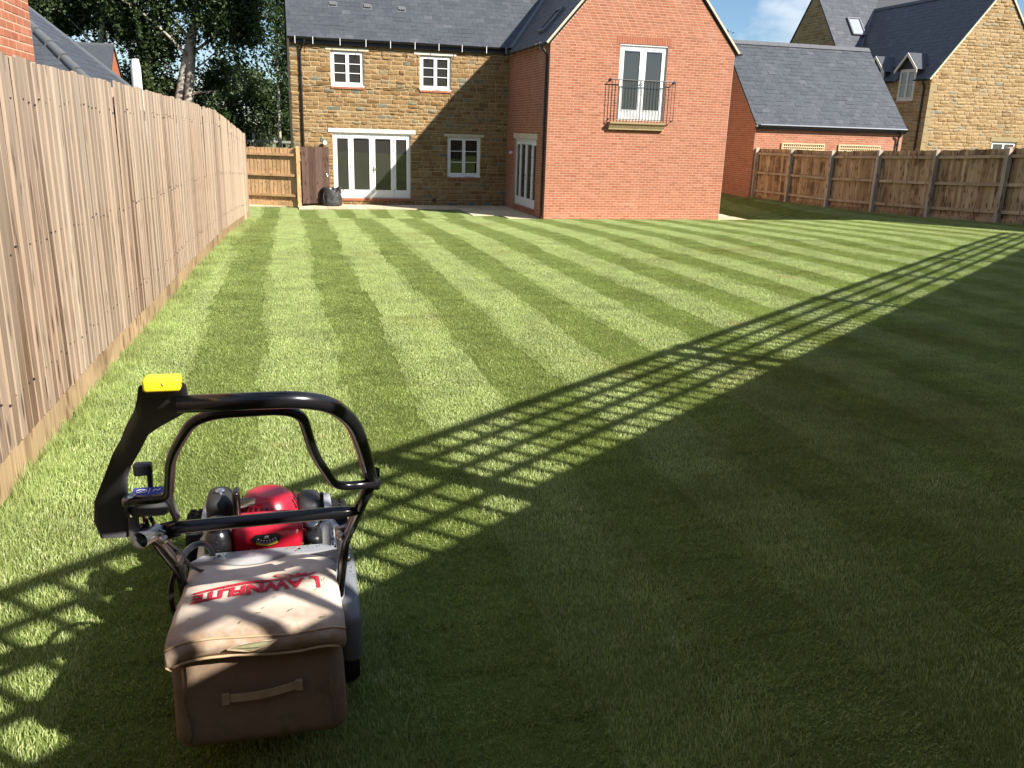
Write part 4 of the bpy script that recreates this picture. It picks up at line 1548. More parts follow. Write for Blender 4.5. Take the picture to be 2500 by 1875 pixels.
pp = MB().lathe((-6.9, -12.55, .5), (0, 0, 1), [(.085, 0), (.085, 2.95), (.075, 3.02), (.06, 3.1)], 16)
po = smooth_by_angle(obj('vent_pipe', pp, 'pipe_white', at=(-6.9, -12.55, .5)))
tag(po, 'round white pipe standing upright just behind the left fence', 'pipe')

# ------------------------------------------------------------------ fences
frs = random.Random(5)


def board_mesh(w, h, t0=.018, t1=.007, top_j=.0):
    """feather-edge board: thick edge on one side, thin on the other; w along x, faces -y"""
    m = MB()
    a = [(-w / 2, 0), (w / 2, 0), (w / 2, -t1), (-w / 2, -t0)]
    m.add([(x, y_, 0) for x, y_ in a] + [(x, y_, h + (top_j if i in (0, 3) else 0)) for i, (x, y_) in enumerate(a)], [(3, 2, 1, 0), (4, 5, 6, 7), (0, 1, 5, 4), (1, 2, 6, 5), (2, 3, 7, 6), (3, 0, 4, 7)])
    m.t[5] = 1.0
    return m


LF = thing('fence', 'tall pale closeboard fence of bleached vertical boards along the left of the lawn', 'fence', (-5.6, -20, 1.0))
protos = []
for i in range(5):
    b = obj('board', board_mesh(.118, 1.64, .0125, .005, frs.uniform(-.004, .004)), 'wood_pale', LF, at=(0, 0, 0))
    COL.objects.unlink(b)
    protos.append(b)
y = -30.6
while y < -10.05:
    x = left_x(y)
    dx = left_x(y + .05) - left_x(y - .05)
    ang = math.atan2(.1, dx)                            # board's x axis runs along +Y
    wob = frs.uniform(-.0014, .0014)
    zb = ground_z(x, y) + .155 + frs.uniform(-.006, .004)
    step = frs.uniform(.078, .104)
    copy_piece(frs.choice(protos), (x + .012 + wob, y, zb), LF, (frs.uniform(-.006, .006), frs.uniform(-.006, .006), ang + frs.uniform(-.006, .007)), (frs.uniform(.95, 1.04), frs.uniform(.9, 1.3), 1 + frs.uniform(-.004, .005)))
    y += step
for b in protos:
    bpy.data.objects.remove(b)
nl = MB()
y = -30.55
while y < -10.1:
    for h in (.36, .96, 1.61):
        hh = ground_z(left_x(y), y) + h + frs.uniform(-.02, .02)
        nl.lathe((left_x(y) + .0245 + frs.uniform(-.001, .001), y + frs.uniform(-.012, .012), hh), (1, 0, 0), [(.005, -.006), (.005, .0015)], 6)
    y += .092
obj('nail_head', nl, 'iron', LF, kind='stuff')
gy = [-30.6, -27.9, -25.2, -22.6, -20.0, -17.3, -14.7, -12.2, -10.05]
for a, b in zip(gy[:-1], gy[1:]):
    pa, pb = Vector((left_x(a), a, 0)), Vector((left_x(b), b, 0))
    za, zb = ground_z(pa.x, a), ground_z(pb.x, b)
    m = MB()
    nseg = 5
    for i in range(nseg):
        q0, q1 = pa.lerp(pb, i / nseg), pa.lerp(pb, (i + 1) / nseg)
        yy0, yy1 = a + (b - a) * i / nseg, a + (b - a) * (i + 1) / nseg - (.006 if i == nseg - 1 else 0)
        x0_, x1_ = left_x(yy0), left_x(yy1)
        z0_, z1_ = ground_z(x0_, yy0), ground_z(x1_, yy1)
        m.add([(x0_ - .02, yy0, z0_ - .05), (x0_ + .022, yy0, z0_ - .05), (x1_ + .022, yy1, z1_ - .05), (x1_ - .02, yy1, z1_ - .05), (x0_ - .02, yy0, z0_ + .15), (x0_ + .022, yy0, z0_ + .152), (x1_ + .022, yy1, z1_ + .152), (x1_ - .02, yy1, z1_ + .15)],
              [(0, 3, 2, 1), (4, 5, 6, 7), (1, 2, 6, 5), (3, 0, 4, 7), (0, 1, 5, 4), (2, 3, 7, 6)])
    obj('gravel_board', m, 'gravel_board', LF, centre=True)
    for h in (.35, .95, 1.6):
        obj('rail', MB().bar((pa.x - .045, a, za + h), (pb.x - .045, b, zb + h), .05, .08), 'wood_rail', LF)
    obj('post', MB().box((pa.x - .13, a - .05, za - .1), (pa.x - .03, a + .05, za + 1.78)), 'post', LF, centre=True)
obj('post', MB().box((left_x(-10.02) - .05, -10.06, .3), (left_x(-10.02) + .045, -9.97, 2.36)), 'wood_pale', LF, centre=True)
obj('batten', MB().bar((left_x(-11.4) + .035, -11.42, ground_z(-5.2, -11.4) + .06), (left_x(-11.6) + .035, -11.62, ground_z(-5.2, -11.6) + .95), .035, .02), 'trellis', LF)


def rail_fence(parent, A, Bp, zA, zB, h, nboards, board_mat, rail_mat, side, rails=(.28, .85, 1.42), gravel=None, rail_off=.04, cover=None, jit=.008, tops=0.0):
    """one bay: boards on the far side, three rails in front (side = unit vector towards the viewer)"""
    A, Bp = Vector((A[0], A[1], 0)), Vector((Bp[0], Bp[1], 0))
    d = (Bp - A)
    ang = math.atan2(d.y, d.x)
    for i in range(nboards):
        t = (i + .5) / nboards
        c = A.lerp(Bp, t)
        w = d.length / nboards * 1.12
        m = board_mesh(w, h - .12 + frs.uniform(-jit, jit), .016, .007)
        o = obj('board', m, board_mat, parent, at=(0, 0, 0))
        o.location = Vector((c.x - side[0] * .01, c.y - side[1] * .01, zA + (zB - zA) * t + .12 + frs.uniform(-.004, .004))) - wloc(parent)
        o.rotation_euler = (0, frs.uniform(-.006, .006), ang + frs.uniform(-.012, .012))
        WLOC[o.name] = o.location + wloc(parent)
    off = Vector((side[0], side[1], 0)) * rail_off
    for r in rails:
        obj('rail', MB().bar(A + off + Vector((0, 0, zA + r)), Bp + off + Vector((0, 0, zB + r)), .045, .075), rail_mat, parent)
    gb = MB()
    o2 = Vector((side[0], side[1], 0)) * .012
    gb.bar(A + o2 + Vector((0, 0, zA + .06)), Bp + o2 + Vector((0, 0, zB + .06)), .024, .15)
    obj('gravel_board', gb, gravel or board_mat, parent, centre=True)


CF = thing('fence', 'short sunlit orange wooden fence with three rails beside the dark gate', 'fence', (-4.8, -.5, 0))
rail_fence(CF, (-5.68, -.10), (-4.02, -.86), .0, .0, 1.83, 14, 'wood_new', 'wood_new', (-.416, -.909), (.34, .98, 1.62))
obj('post', MB().box((-4.01, -.97, -.1), (-3.89, -.86, 1.90)), 'wood_new', CF, centre=True)

GT = thing('gate', 'dark brown boarded garden gate standing open against the stone wall', 'gate', (-3.4, -.5, 0))
ga, gb_ = Vector((-3.85, -.80, 0)), Vector((-2.95, -.22, 0))
dd = (gb_ - ga)
for i in range(8):
    c = ga.lerp(gb_, (i + .5) / 8)
    o = obj('board', MB().box((-dd.length / 16 + .0015, -.011, 0), (dd.length / 16 - .0015, .011, 1.80 + frs.uniform(-.003, .003))), 'gate', GT, at=(0, 0, 0))
    o.location = Vector((c.x, c.y, .08)) - wloc(GT)
    o.rotation_euler = (0, 0, math.atan2(dd.y, dd.x))
nb_ = Vector((-dd.y, dd.x, 0)).normalized()
for z in (.3, .95, 1.65):
    obj('ledge', MB().bar(ga + nb_ * .026 + Vector((0, 0, z)), gb_ + nb_ * .026 + Vector((0, 0, z)), .03, .1), 'gate', GT)
lc = ga.lerp(gb_, .9) - nb_ * .02 + Vector((0, 0, .98))
m = MB()
ring = [lc - nb_ * .012 + (dd.normalized() * math.cos(a) + Vector((0, 0, 1)) * math.sin(a)) * .042 for a in [2 * math.pi * k / 16 for k in range(17)]]
m.tube(ring, .010, 8, cap=False)
m.lathe(lc, -nb_, [(.03, -.008), (.03, .008), (.012, .014)], 14)
smooth_by_angle(obj('ring_latch', m, 'chrome', GT))

RF = thing('fence', 'brown stained closeboard fence with grey posts along the right of the lawn', 'fence', (12.5, -8, .5))
py = [-.93, -3.19, -5.5, -7.75, -10.05, -12.45, -14.95, -17.3]
for i, yy in enumerate(py):
    z = ground_z(12.45, yy)
    m = MB()
    m.box((12.38, yy - .055, z - .2), (12.50, yy + .055, z + 1.80))
    m.add([(12.38, yy - .055, z + 1.80), (12.50, yy - .055, z + 1.80), (12.50, yy + .055, z + 1.80), (12.38, yy + .055, z + 1.80), (12.38, yy - .055, z + 1.805), (12.50, yy - .055, z + 1.84), (12.50, yy + .055, z + 1.84), (12.38, yy + .055, z + 1.805)], [(4, 5, 6, 7), (0, 1, 5, 4), (1, 2, 6, 5), (2, 3, 7, 6), (3, 0, 4, 7)])
    obj('post', m, 'post', RF, centre=True)
for a, b in zip(py[:-1], py[1:]):
    rail_fence(RF, (12.53, b), (12.53, a), ground_z(12.5, b), ground_z(12.5, a), 1.80, 22, 'wood_shade', 'wood_rail', (-1, 0), (.30, .95, 1.62))

# trellis-topped fence behind and to the right of the camera: its shadow crosses the lawn
TF = thing('fence', 'tall fence with trellis top whose shadow crosses the lawn', 'fence', (2, FS * 2 + FC, 1.0))
fdir = Vector((1, FS, 0)).normalized()
fnrm = Vector((-FS, 1, 0)).normalized()
xe = 12.5
# post tops projected along the sun onto the fence line
tp_x = [-5.6, -1.71, .61, .81, 3.2, 5.15, 7.05, 8.95, 10.75, 12.4]
SOLID, TRE = 1.855, .565
bb = MB(); tb = MB()
for a, b in zip(tp_x[:-1], tp_x[1:]):
    pa, pb = Vector((a, FS * a + FC, 0)), Vector((b, FS * b + FC, 0))
    za, zb = ground_z(a, pa.y), ground_z(b, pb.y)
    SOLID, TRE = (1.76, .66) if a == tp_x[0] else (1.855, .565)
    L = (pb - pa).length
    nbd = max(3, int(L / .11))
    for i in range(nbd):
        t0, t1 = i / nbd, (i + 1) / nbd
        q0, q1 = pa.lerp(pb, t0), pa.lerp(pb, t1 + .01)
        z = za + (zb - za) * (t0 + t1) / 2
        bb.bar((q0 + q1) / 2 + Vector((0, 0, z)), (q0 + q1) / 2 + Vector((0, 0, z + SOLID)), (q1 - q0).length, .016, fnrm)
    SOLID, TRE = (1.76, .66) if a == tp_x[0] else (1.855, .565)
    for k in range(4):
        z = SOLID + TRE * (k + 1) / 4
        tb.bar(pa + Vector((0, 0, za + z)), pb + Vector((0, 0, zb + z)), .024, .060 if k == 3 else .036)
    nv = int(L / .143)
    for i in range(1, nv):
        q0 = pa.lerp(pb, (i - (.5 if a == tp_x[0] else 0)) / nv)
        z = za + (zb - za) * i / nv
        tb.bar(q0 - fnrm * .012 + Vector((0, 0, z + SOLID)), q0 - fnrm * .012 + Vector((0, 0, z + SOLID + TRE)), .042, .012, fnrm)
    obj('rail', MB().bar(pa + fnrm * .03 + Vector((0, 0, za + 1.7)), pb + fnrm * .03 + Vector((0, 0, zb + 1.7)), .05, .08), 'wood_rail', TF)
obj('board', bb, 'wood_shade', TF, kind='stuff')
obj('trellis_batten', tb, 'wood_shade', TF, kind='stuff')
for a in tp_x:
    q0 = Vector((a, FS * a + FC, 0))
    z = ground_z(a, q0.y)
    obj('post', MB().bar(q0 + Vector((0, 0, z - .1)), q0 + Vector((0, 0, z + SOLID + TRE + .02)), .14, .10, fnrm), 'post', TF)
q0 = Vector((8.15, FS * 8.15 + FC - .15, 1.0))
mp_ = obj('metal_pole', MB().tube([q0, q0 + Vector((-.05, 0, 5.3))], .036, 8), 'zinc', at=q0)
tag(mp_, 'thin metal pole behind the trellis fence, its line of shadow lies on the lawn', 'pole')

# grey post and rail fence beyond the garden
PR = thing('fence', 'weathered grey post and rail fence in front of the dark trees', 'fence', (-5, 11.4, 0))
for z in (1.05, 1.45, 1.78):
    obj('rail', MB().bar((-9.5, 11.9, z), (-1.0, 10.7, z - .02), .04, .10), 'grey_wood', PR)
for i, x in enumerate((-9.2, -7.4, -5.62, -4.75, -3.0, -1.2)):
    yy = 11.9 - (x + 9.5) * 1.2 / 8.5
    obj('post', MB().box((x - .06, yy - .05, -.1), (x + .06, yy + .05, 1.95 if i != 2 else 2.12)), 'grey_wood', PR, centre=True)


# ------------------------------------------------------------------ trees and plants
def leaf_cloud(blobs, n, size, seed, droop=0.0, sprays=0):
    """leaf-sized quads through blobs = (centre, radii, weight); sprays = hanging strings of leaves"""
    g2 = np.random.default_rng(seed)
    w = np.array([b[2] for b in blobs], float)
    which = g2.choice(len(blobs), n, p=w / w.sum())
    C = np.array([b[0] for b in blobs], float)[which]
    Rr = np.array([b[1] for b in blobs], float)[which]
    d = g2.normal(size=(n, 3)); d /= np.linalg.norm(d, axis=1)[:, None]
    rad = g2.random(n) ** .42
    # clumps: pull points towards random clump centres inside the blob
    nc = max(6, n // 90)
    cw = g2.choice(len(blobs), nc, p=w / w.sum())
    cd = g2.normal(size=(nc, 3)); cd /= np.linalg.norm(cd, axis=1)[:, None]
    cc = np.array([b[0] for b in blobs], float)[cw] + cd * np.array([b[1] for b in blobs], float)[cw] * (g2.random(nc) ** .36)[:, None]
    ci_ = g2.integers(0, nc, n)
    cs = np.cbrt(np.prod(np.array([b[1] for b in blobs], float)[cw], axis=1)) * .22
    Pc = cc[ci_] + g2.normal(size=(n, 3)) * cs[ci_][:, None] * np.array([1, 1, .6])
    P0 = C + d * Rr * rad[:, None]
    use = g2.random(n) < .80
    Pn = np.where(use[:, None], Pc, P0)
    if droop:
        # strands that hang: shift a share of the leaves down along strings
        k = int(n * droop)
        st = max(1, k // 26)
        a = cc[g2.integers(0, nc, st)] + g2.normal(size=(st, 3)) * .5
        ln = g2.uniform(.8, 2.4, st)
        sid = g2.integers(0, st, k)
        tt = g2.random(k)
        out_ = np.stack([a[sid, 0] + g2.normal(0, .05, k) + tt * .25, a[sid, 1] + g2.normal(0, .05, k), a[sid, 2] - tt * ln[sid]], 1)
        Pn[:k] = out_
    s = size * g2.uniform(.6, 1.35, n)
    nrm = g2.normal(size=(n, 3)); nrm[:, 2] += .5
    nrm /= np.linalg.norm(nrm, axis=1)[:, None]
    a1 = np.cross(nrm, g2.normal(size=(n, 3))); a1 /= np.linalg.norm(a1, axis=1)[:, None]
    a2 = np.cross(nrm, a1)
    V = np.stack([Pn - a1 * s[:, None], Pn - a2 * (s * .55)[:, None] + a1 * (s * .1)[:, None], Pn + a1 * s[:, None], Pn + a2 * (s * .55)[:, None] + a1 * (s * .1)[:, None]], 1).reshape(-1, 3)
    F = np.arange(n * 4).reshape(n, 4)
    # each clump has its own tone
    ct = g2.random(nc)
    T = np.clip(ct[ci_] * .6 + g2.random(n) * .4, 0, 1)
    return V, F, T


def limb(mb, a, b, r0_, r1_, seed, bend=.15, n=7):
    rn = random.Random(seed)
    a, b = Vector(a), Vector(b)
    L = (b - a).length
    pts_ = []
    o1 = Vector((rn.uniform(-1, 1), rn.uniform(-1, 1), rn.uniform(-.3, .6))) * L * bend
    for i in range(n):
        t = i / (n - 1)
        pts_.append(a.lerp(b, t) + o1 * math.sin(math.pi * t) * .5 + Vector((rn.uniform(-1, 1), rn.uniform(-1, 1), 0)) * L * .008)
    mb.tube(pts_, [r0_ + (r1_ - r0_) * i / (n - 1) for i in range(n)], 9)
    return pts_


def tree(label, base, trunks, limbs, blobs, n, size, leaf, bark, seed, droop=0.0, cat='tree', group=None, name='tree'):
    t = thing(name, label, cat, base, group)
    if trunks:
        mb = MB()
        for tr in trunks:
            mb.tube(spline(tr[0], 5), list(np.linspace(tr[1], tr[2], (len(tr[0]) - 1) * 5 + 1)), 12)
        obj('trunk', mb, bark, t, smooth=True)
    if limbs:
        mb = MB()
        for i, (a, b, r0_, r1_) in enumerate(limbs):
            p_ = limb(mb, a, b, r0_, r1_, seed * 31 + i)
            rn = random.Random(seed * 77 + i)
            for k in range(4):
                q = p_[rn.randrange(2, 6)]
                e = q + Vector((rn.uniform(-1, 1), rn.uniform(-1, 1), rn.uniform(-.4, .9))) * (Vector(b) - Vector(a)).length * .38
                limb(mb, q, e, r1_ * 1.1, r1_ * .3, seed * 99 + i * 5 + k, n=5)
        obj('limb', mb, bark, t, smooth=True)
    V, F, T = leaf_cloud(blobs, n, size, seed, droop)
    arrays_obj('crown', V, F, T, leaf, t, kind='stuff')
    return t


# the forked tree with the drooping crown
tree('large forked tree with pale trunk and dark drooping leaves beyond the left fence', (-8.8, 13, .0),
     [([(-8.55, 13, -.2), (-8.5, 13, 2.5), (-8.25, 13, 4.4), (-8.05, 13, 6.0), (-7.7, 13, 7.6), (-7.0, 13.3, 10.5)], .24, .12),
      ([(-9.0, 13.2, -.2), (-8.95, 13.2, 2.6), (-8.65, 13.15, 4.2), (-8.3, 13.05, 5.5), (-8.05, 13.0, 6.3)], .23, .14)],
     [((-8.2, 13, 5.4), (-5.9, 12.5, 6.9), .08, .03), ((-7.7, 13, 7.6), (-5.2, 12, 8.7), .09, .03), ((-8.2, 13, 5.2), (-10.9, 12.5, 7.6), .08, .03), ((-8.5, 13, 3.6), (-7.0, 12.4, 3.9), .04, .015), ((-8.1, 13, 6), (-11.3, 14, 9), .09, .03), ((-8.45, 13, 4.5), (-7.0, 12.8, 5.6), .05, .02), ((-8.6, 13, 2.9), (-6.8, 12.5, 3.1), .03, .012)],
     [((-6.3, 12.5, 8.9), (1.9, 1.8, 1.6), 1.3), ((-8.6, 13.4, 9.3), (2.4, 2.0, 2.2), 1.6), ((-10.6, 13.2, 7.9), (1.5, 1.5, 1.3), .8), ((-6.6, 12.6, 7.0), (1.25, 1.2, 1.1), .7), ((-5.6, 12.3, 7.3), (.7, .8, 1.5), .5), ((-9.8, 14, 5.8), (1.3, 1.3, 1.2), .55), ((-7.2, 14.5, 4.6), (.9, 1.0, .8), .3), ((-9.9, 14.2, 3.9), (1.1, 1.1, 1.0), .5)],
     52000, .088, 'leaf_dark', 'bark', 201, droop=.34)
tree('tall tree with slanting cream trunk and dark crown, right of the brick house corner', (-12.9, 15, 0),
     [([(-12.95, 15, -.2), (-12.75, 15, 2.6), (-12.35, 15, 5.0), (-11.95, 15, 6.9), (-11.4, 15, 9.5)], .19, .10)],
     [((-12.3, 15, 5.6), (-14.4, 14.5, 7.6), .05, .02), ((-12.0, 15, 7), (-10.4, 14.6, 8.3), .05, .02)],
     [((-12.4, 15.5, 8.4), (2.0, 1.6, 1.9), 1.0), ((-14.0, 15.4, 7.0), (1.4, 1.3, 1.0), .6), ((-11.2, 15.6, 6.8), (1.0, 1.1, .8), .35)],
     26000, .085, 'leaf_dark', 'bark_light', 202, droop=.15, group='tall trees beyond the left fence')
tree('tall tree with straight cream trunk half hidden above the outbuilding roof', (-15.5, 17, 0),
     [([(-15.3, 17, -.2), (-15.2, 17, 3), (-15.0, 17, 6), (-14.7, 17, 8.5), (-14.5, 17, 10.5)], .2, .12)],
     [((-15, 17, 6.8), (-17, 16.5, 8.5), .05, .02), ((-14.9, 17, 7), (-13.2, 16.5, 8.8), .05, .02)],
     [((-15.8, 17.6, 8.2), (2.1, 1.6, 1.7), 1.0), ((-17.2, 17.2, 7.5), (1.4, 1.3, 1.2), .6)],
     15000, .085, 'leaf_dark', 'bark_light', 203, droop=.15, group='tall trees beyond the left fence')
tree('slim poplar with fine mid green leaves against the left end of the stone house', (-4.55, 10, 0),
     [([(-4.5, 10, -.1), (-4.45, 10, 4), (-4.4, 10, 8), (-4.4, 10, 11)], .07, .03)],
     [((-4.4, 10, 4.5), (-4.8, 10, 6.0), .03, .012), ((-4.4, 10, 6), (-3.8, 10, 7.6), .03, .012)],
     [((-4.1, 10, 5.5), (.66, .8, 1.5), .8), ((-4.05, 10, 7.6), (.85, .9, 1.7), 1.0), ((-4.0, 10, 9.8), (.9, .9, 1.6), .8), ((-3.95, 10, 3.6), (.55, .7, 1.0), .4)],
     11000, .065, 'leaf_mid', 'bark', 204)
tree('broad dark bush filling the gap left of the stone house', (-5.2, 13.5, 0), [], [((-5.2, 13.5, 0), (-4.6, 13.2, 3.2), .08, .03), ((-5.3, 13.5, 0), (-6.4, 13.2, 3.0), .08, .03)],
     [((-5.3, 13.5, 2.2), (2.0, 1.5, 2.0), 1.0), ((-4.0, 13.5, 2.6), (1.5, 1.3, 1.9), .8), ((-6.6, 13.2, 1.5), (1.4, 1.2, 1.4), .6), ((-5.3, 13.0, 3.8), (.75, .8, .75), .35), ((-3.6, 13, 4.0), (.8, .8, .8), .3)],
     24000, .075, 'leaf_dark', 'bark', 205, cat='bush', name='bush')
tree('yellow green bush at the foot of the forked tree', (-7.1, 11.8, 0), [], [((-7.1, 11.8, 0), (-6.8, 11.8, 2.4), .05, .02)],
     [((-7.2, 11.8, 2.4), (.85, .8, .75), 1.0), ((-6.7, 12.2, 3.2), (.6, .6, .7), .5), ((-7.8, 11.6, 2.2), (.6, .6, .6), .4), ((-7.2, 11.8, 1.0), (1.2, 1.0, 1.0), .5)],
     4500, .075, 'leaf_mid', 'bark', 206, cat='bush', name='bush')
tree('small round dark bush behind the fork of the big tree', (-9.6, 17, 0), [], [((-9.6, 17, 0), (-9.6, 17, 3), .08, .03)],
     [((-9.5, 17, 2.6), (2.0, 1.4, 2.0), 1.0), ((-11.4, 17.5, 3.0), (1.6, 1.3, 2.0), .8)],
     20000, .095, 'leaf_dark', 'bark', 207, cat='bush', name='bush')
tree('pale green tree top showing low between the drooping branches and the house', (-6.2, 22, 0), [([(-6.2, 22, 0), (-6.2, 22, 4)], .14, .06)], [],
     [((-6.2, 22, 4.6), (1.2, 1.1, 1.2), 1.0), ((-7.6, 22.5, 4.3), (1.2, 1.1, 1.3), .8), ((-4.9, 22, 4.0), (1.1, 1.0, 1.0), .7)],
     4500, .10, 'leaf_mid', 'bark', 208)
tree('little dark tree top peeping up beside the far stone gable', (22.5, 22, 0), [([(22.5, 22, 0), (22.5, 22, 6)], .14, .06)], [],
     [((22.4, 22, 7.4), (1.0, 1.0, 1.4), 1.0)],
     1800, .12, 'leaf_dark', 'bark', 209)
tl = MB()
rn = random.Random(9)
for i in range(70):
    x = rn.uniform(-6.6, -3.9)
    yy = 11.1 + rn.uniform(-.3, .3)
    h = rn.uniform(.5, 1.0) * (1.25 if -5.4 < x < -4.4 else .8)
    dx_ = rn.uniform(-.25, .25)
    p_ = [Vector((x, yy, 1.2)), Vector((x + dx_ * .3, yy, 1.2 + h * .6)), Vector((x + dx_, yy, 1.2 + h))]
    tl.tube(p_, [.012, .009, .002], 4, tint=rn.random())
    tl.tube([p_[0], p_[0] - Vector((0, 0, 1.3))], .012, 4, tint=rn.random())
rd = obj('tall_grass', tl, 'reed', kind='stuff', at=(-5, 11.1, 0))
tag(rd, 'tall pale grass stems along the grey rail fence', 'grass')

# ------------------------------------------------------------------ black garden bag beside the gate
bagc = Vector((-2.91, -.50, 0))


def wobble(v, amp, sc, seed):
    from mathutils import noise
    return Vector((noise.noise(v * sc + Vector((seed, 0, 0))), noise.noise(v * sc + Vector((0, seed, 7))), noise.noise(v * sc + Vector((3, 5, seed))))) * amp


m = MB()
nu, prof = 40, [(.02, .0), (.30, .0), (.325, .05), (.335, .15), (.33, .26), (.325, .36), (.31, .44), (.30, .50), (.31, .55), (.29, .575), (.26, .56), (.24, .50), (.10, .47), (.02, .47)]
vs, fs = [], []
for j, (r_, h_) in enumerate(prof):
    for i in range(nu):
        a = 2 * math.pi * i / nu
        rr = r_ * (1 + .02 * math.sin(7 * a + j))
        p_ = Vector((math.cos(a) * rr, math.sin(a) * rr * .92, h_ + (.035 * math.sin(2 * a + .6) + .02 * math.sin(5 * a) if 6 <= j <= 11 else 0)))
        p_ += wobble(p_, .030 if j > 1 else .004, 9, 2.0) + wobble(p_, .012 if j > 1 else 0, Vector((1, 1, 3)).length * 8, 5.0)
        vs.append(bagc + p_)
for j in range(len(prof) - 1):
    for i in range(nu):
        fs.append((j * nu + i, j * nu + (i + 1) % nu, (j + 1) * nu + (i + 1) % nu, (j + 1) * nu + i))
m.add(vs, fs)


def mat_bag():
    b = NB('woven_black_plastic')
    p = b.world_pos()
    n1 = b.noise(b.mapping(p, (6, 6, 26)), 1.6, 4, .6)
    col = b.ramp(n1, [(.35, (.016, .016, .017)), (.6, (.035, .035, .036)), (.75, (.085, .085, .085))])
    b.bump(n1, .9, .03)
    return b.fin(col, .42, .5)


M['bag_black'] = mat_bag()
GB = thing('garden_bag', 'crumpled black plastic garden waste bag standing on the patio by the gate', 'bag', bagc)
obj('bag', m, 'bag_black', GB, smooth=True)
hm = MB()
hm.tube(spline([bagc + Vector((.18, -.27, .5)), bagc + Vector((.24, -.33, .60)), bagc + Vector((.34, -.24, .62)), bagc + Vector((.38, -.14, .52)), bagc + Vector((.33, -.10, .44))], 5), .014, 6)
hm.tube(spline([bagc + Vector((-.24, -.20, .46)), bagc + Vector((-.28, -.24, .30)), bagc + Vector((-.24, -.26, .12))], 5), .013, 6)
obj('handle', hm, 'bag_black', GB, smooth=True)
tgm = MB().bar(bagc + Vector((-.06, -.29, .56)), bagc + Vector((-.02, -.31, .60)), .05, .004, (0, 1, .3))
obj('tag', tgm, 'white', GB)

# ------------------------------------------------------------------ the lawn mower
GM = ground_z(-4.56, -27.3)
M['red'] = simple('red_paint', (.46, .012, .030), .26, .55, var=.18, scale=9)
M['dark_plastic'] = simple('dark_grey_plastic', (.085, .085, .09), .5, .4, var=.2, bump=.15, bscale=300)
M['black_matte'] = simple('black_matte_plastic', (.028, .028, .030), .5, .4, var=.25, bump=.15, bscale=300)
M['grey_plastic'] = simple('grey_plastic', (.11, .11, .115), .45, .4, var=.15)
M['black_tube'] = simple('black_tube', (.010, .010, .012), .22, .6, var=.25)
M['rubber'] = simple('rubber', (.016, .016, .016), .85, .2, var=.4, scale=60)
M['silver'] = simple('silver_paint', (.40, .41, .43), .38, .5, .25, var=.2, scale=14)
M['deck_grey'] = simple('deck_grey', (.16, .17, .185), .42, .5, .1, var=.35, scale=10)
M['steel'] = simple('worn_steel', (.36, .35, .33), .32, .5, .9, var=.4, scale=30)
M['yellow'] = simple('yellow_plastic', (.90, .70, .025), .4, .4, var=.05)
M['print_red'] = simple('red_print', (.50, .025, .045), .7, .2, var=.12, scale=20)
M['print_white'] = simple('white_print', (.75, .75, .74), .6, .3, var=.05)
M['print_yellow'] = simple('yellow_print', (.70, .58, .04), .6, .3, var=.05)
M['print_blue'] = simple('blue_print', (.05, .06, .30), .6, .3, var=.05)


def mat_canvas():
    b = NB('bag_canvas')
    p = b.world_pos()
    base = b.mix((.56, .47, .385), (.64, .56, .475), b.noise(p, 6, 4))
    dirt = b.ramp(b.noise(p, 9, 5, .65), [(.50, 0.0), (.70, .5)])
    col = b.mix(base, (.27, .19, .115), dirt)
    sp = b.n('ShaderNodeSeparateXYZ')
    b.l(p, sp.inputs[0])
    # soil rubbed into the rear hem of the flap
    mr = b.n('ShaderNodeMapRange')
    for k_, v_ in (('From Min', -27.86), ('From Max', -27.97), ('To Min', 0.0), ('To Max', .85)):
        mr.inputs[k_].default_value = v_
    b.l(sp.outputs['Y'], mr.inputs['Value'])
    ed = b.mix(mr.outputs[0], b.ramp(b.noise(p, 16, 4, .6), [(.3, .35), (.65, 1.0)]), 1.0, 'MULTIPLY')
    col = b.mix(col, (.21, .125, .062), ed)
    b.bump(b.noise(p, 600, 2), .15, .001)
    return b.fin(col, .8, .2)


def mat_weave():
    b = NB('bag_weave')
    p = b.world_pos()
    w1 = b.n('ShaderNodeTexWave'); w1.bands_direction = 'X'
    w2 = b.n('ShaderNodeTexWave'); w2.bands_direction = 'Z'
    for w in (w1, w2):
        w.inputs['Scale'].default_value = 130
        w.inputs['Distortion'].default_value = .6
        b.l(p, w.inputs['Vector'])
    wv = b.mix(w1.outputs['Fac'], w2.outputs['Fac'], 1.0, 'MULTIPLY')
    base = b.mix((.235, .155, .098), (.40, .285, .195), b.noise(p, 8, 5, .62))
    base = b.mix(base, (.14, .15, .055), b.ramp(b.noise(p, 13, 4, .6), [(.56, 0.0), (.72, .55)]))
    col = b.mix(base, b.ramp(wv, [(0, .55), (.6, 1.25)]), 1.0, 'MULTIPLY')
    b.bump(wv, .5, .002)
    return b.fin(col, .9, .15)


M['canvas'] = mat_canvas()
M['weave'] = mat_weave()
M['torn_lining'] = simple('torn_lining', (.20, .19, .11), .9, .1, var=.4, scale=60)
M['hem'] = simple('bag_hem', (.40, .29, .17), .85, .2, var=.35, scale=30)
MW = thing('lawn_mower', 'petrol lawn mower with red engine, black handles and beige grass bag', 'lawn mower', (-4.56, -27.3, GM))
P3 = lambda x, yy, h: Vector((x, yy, GM + h))

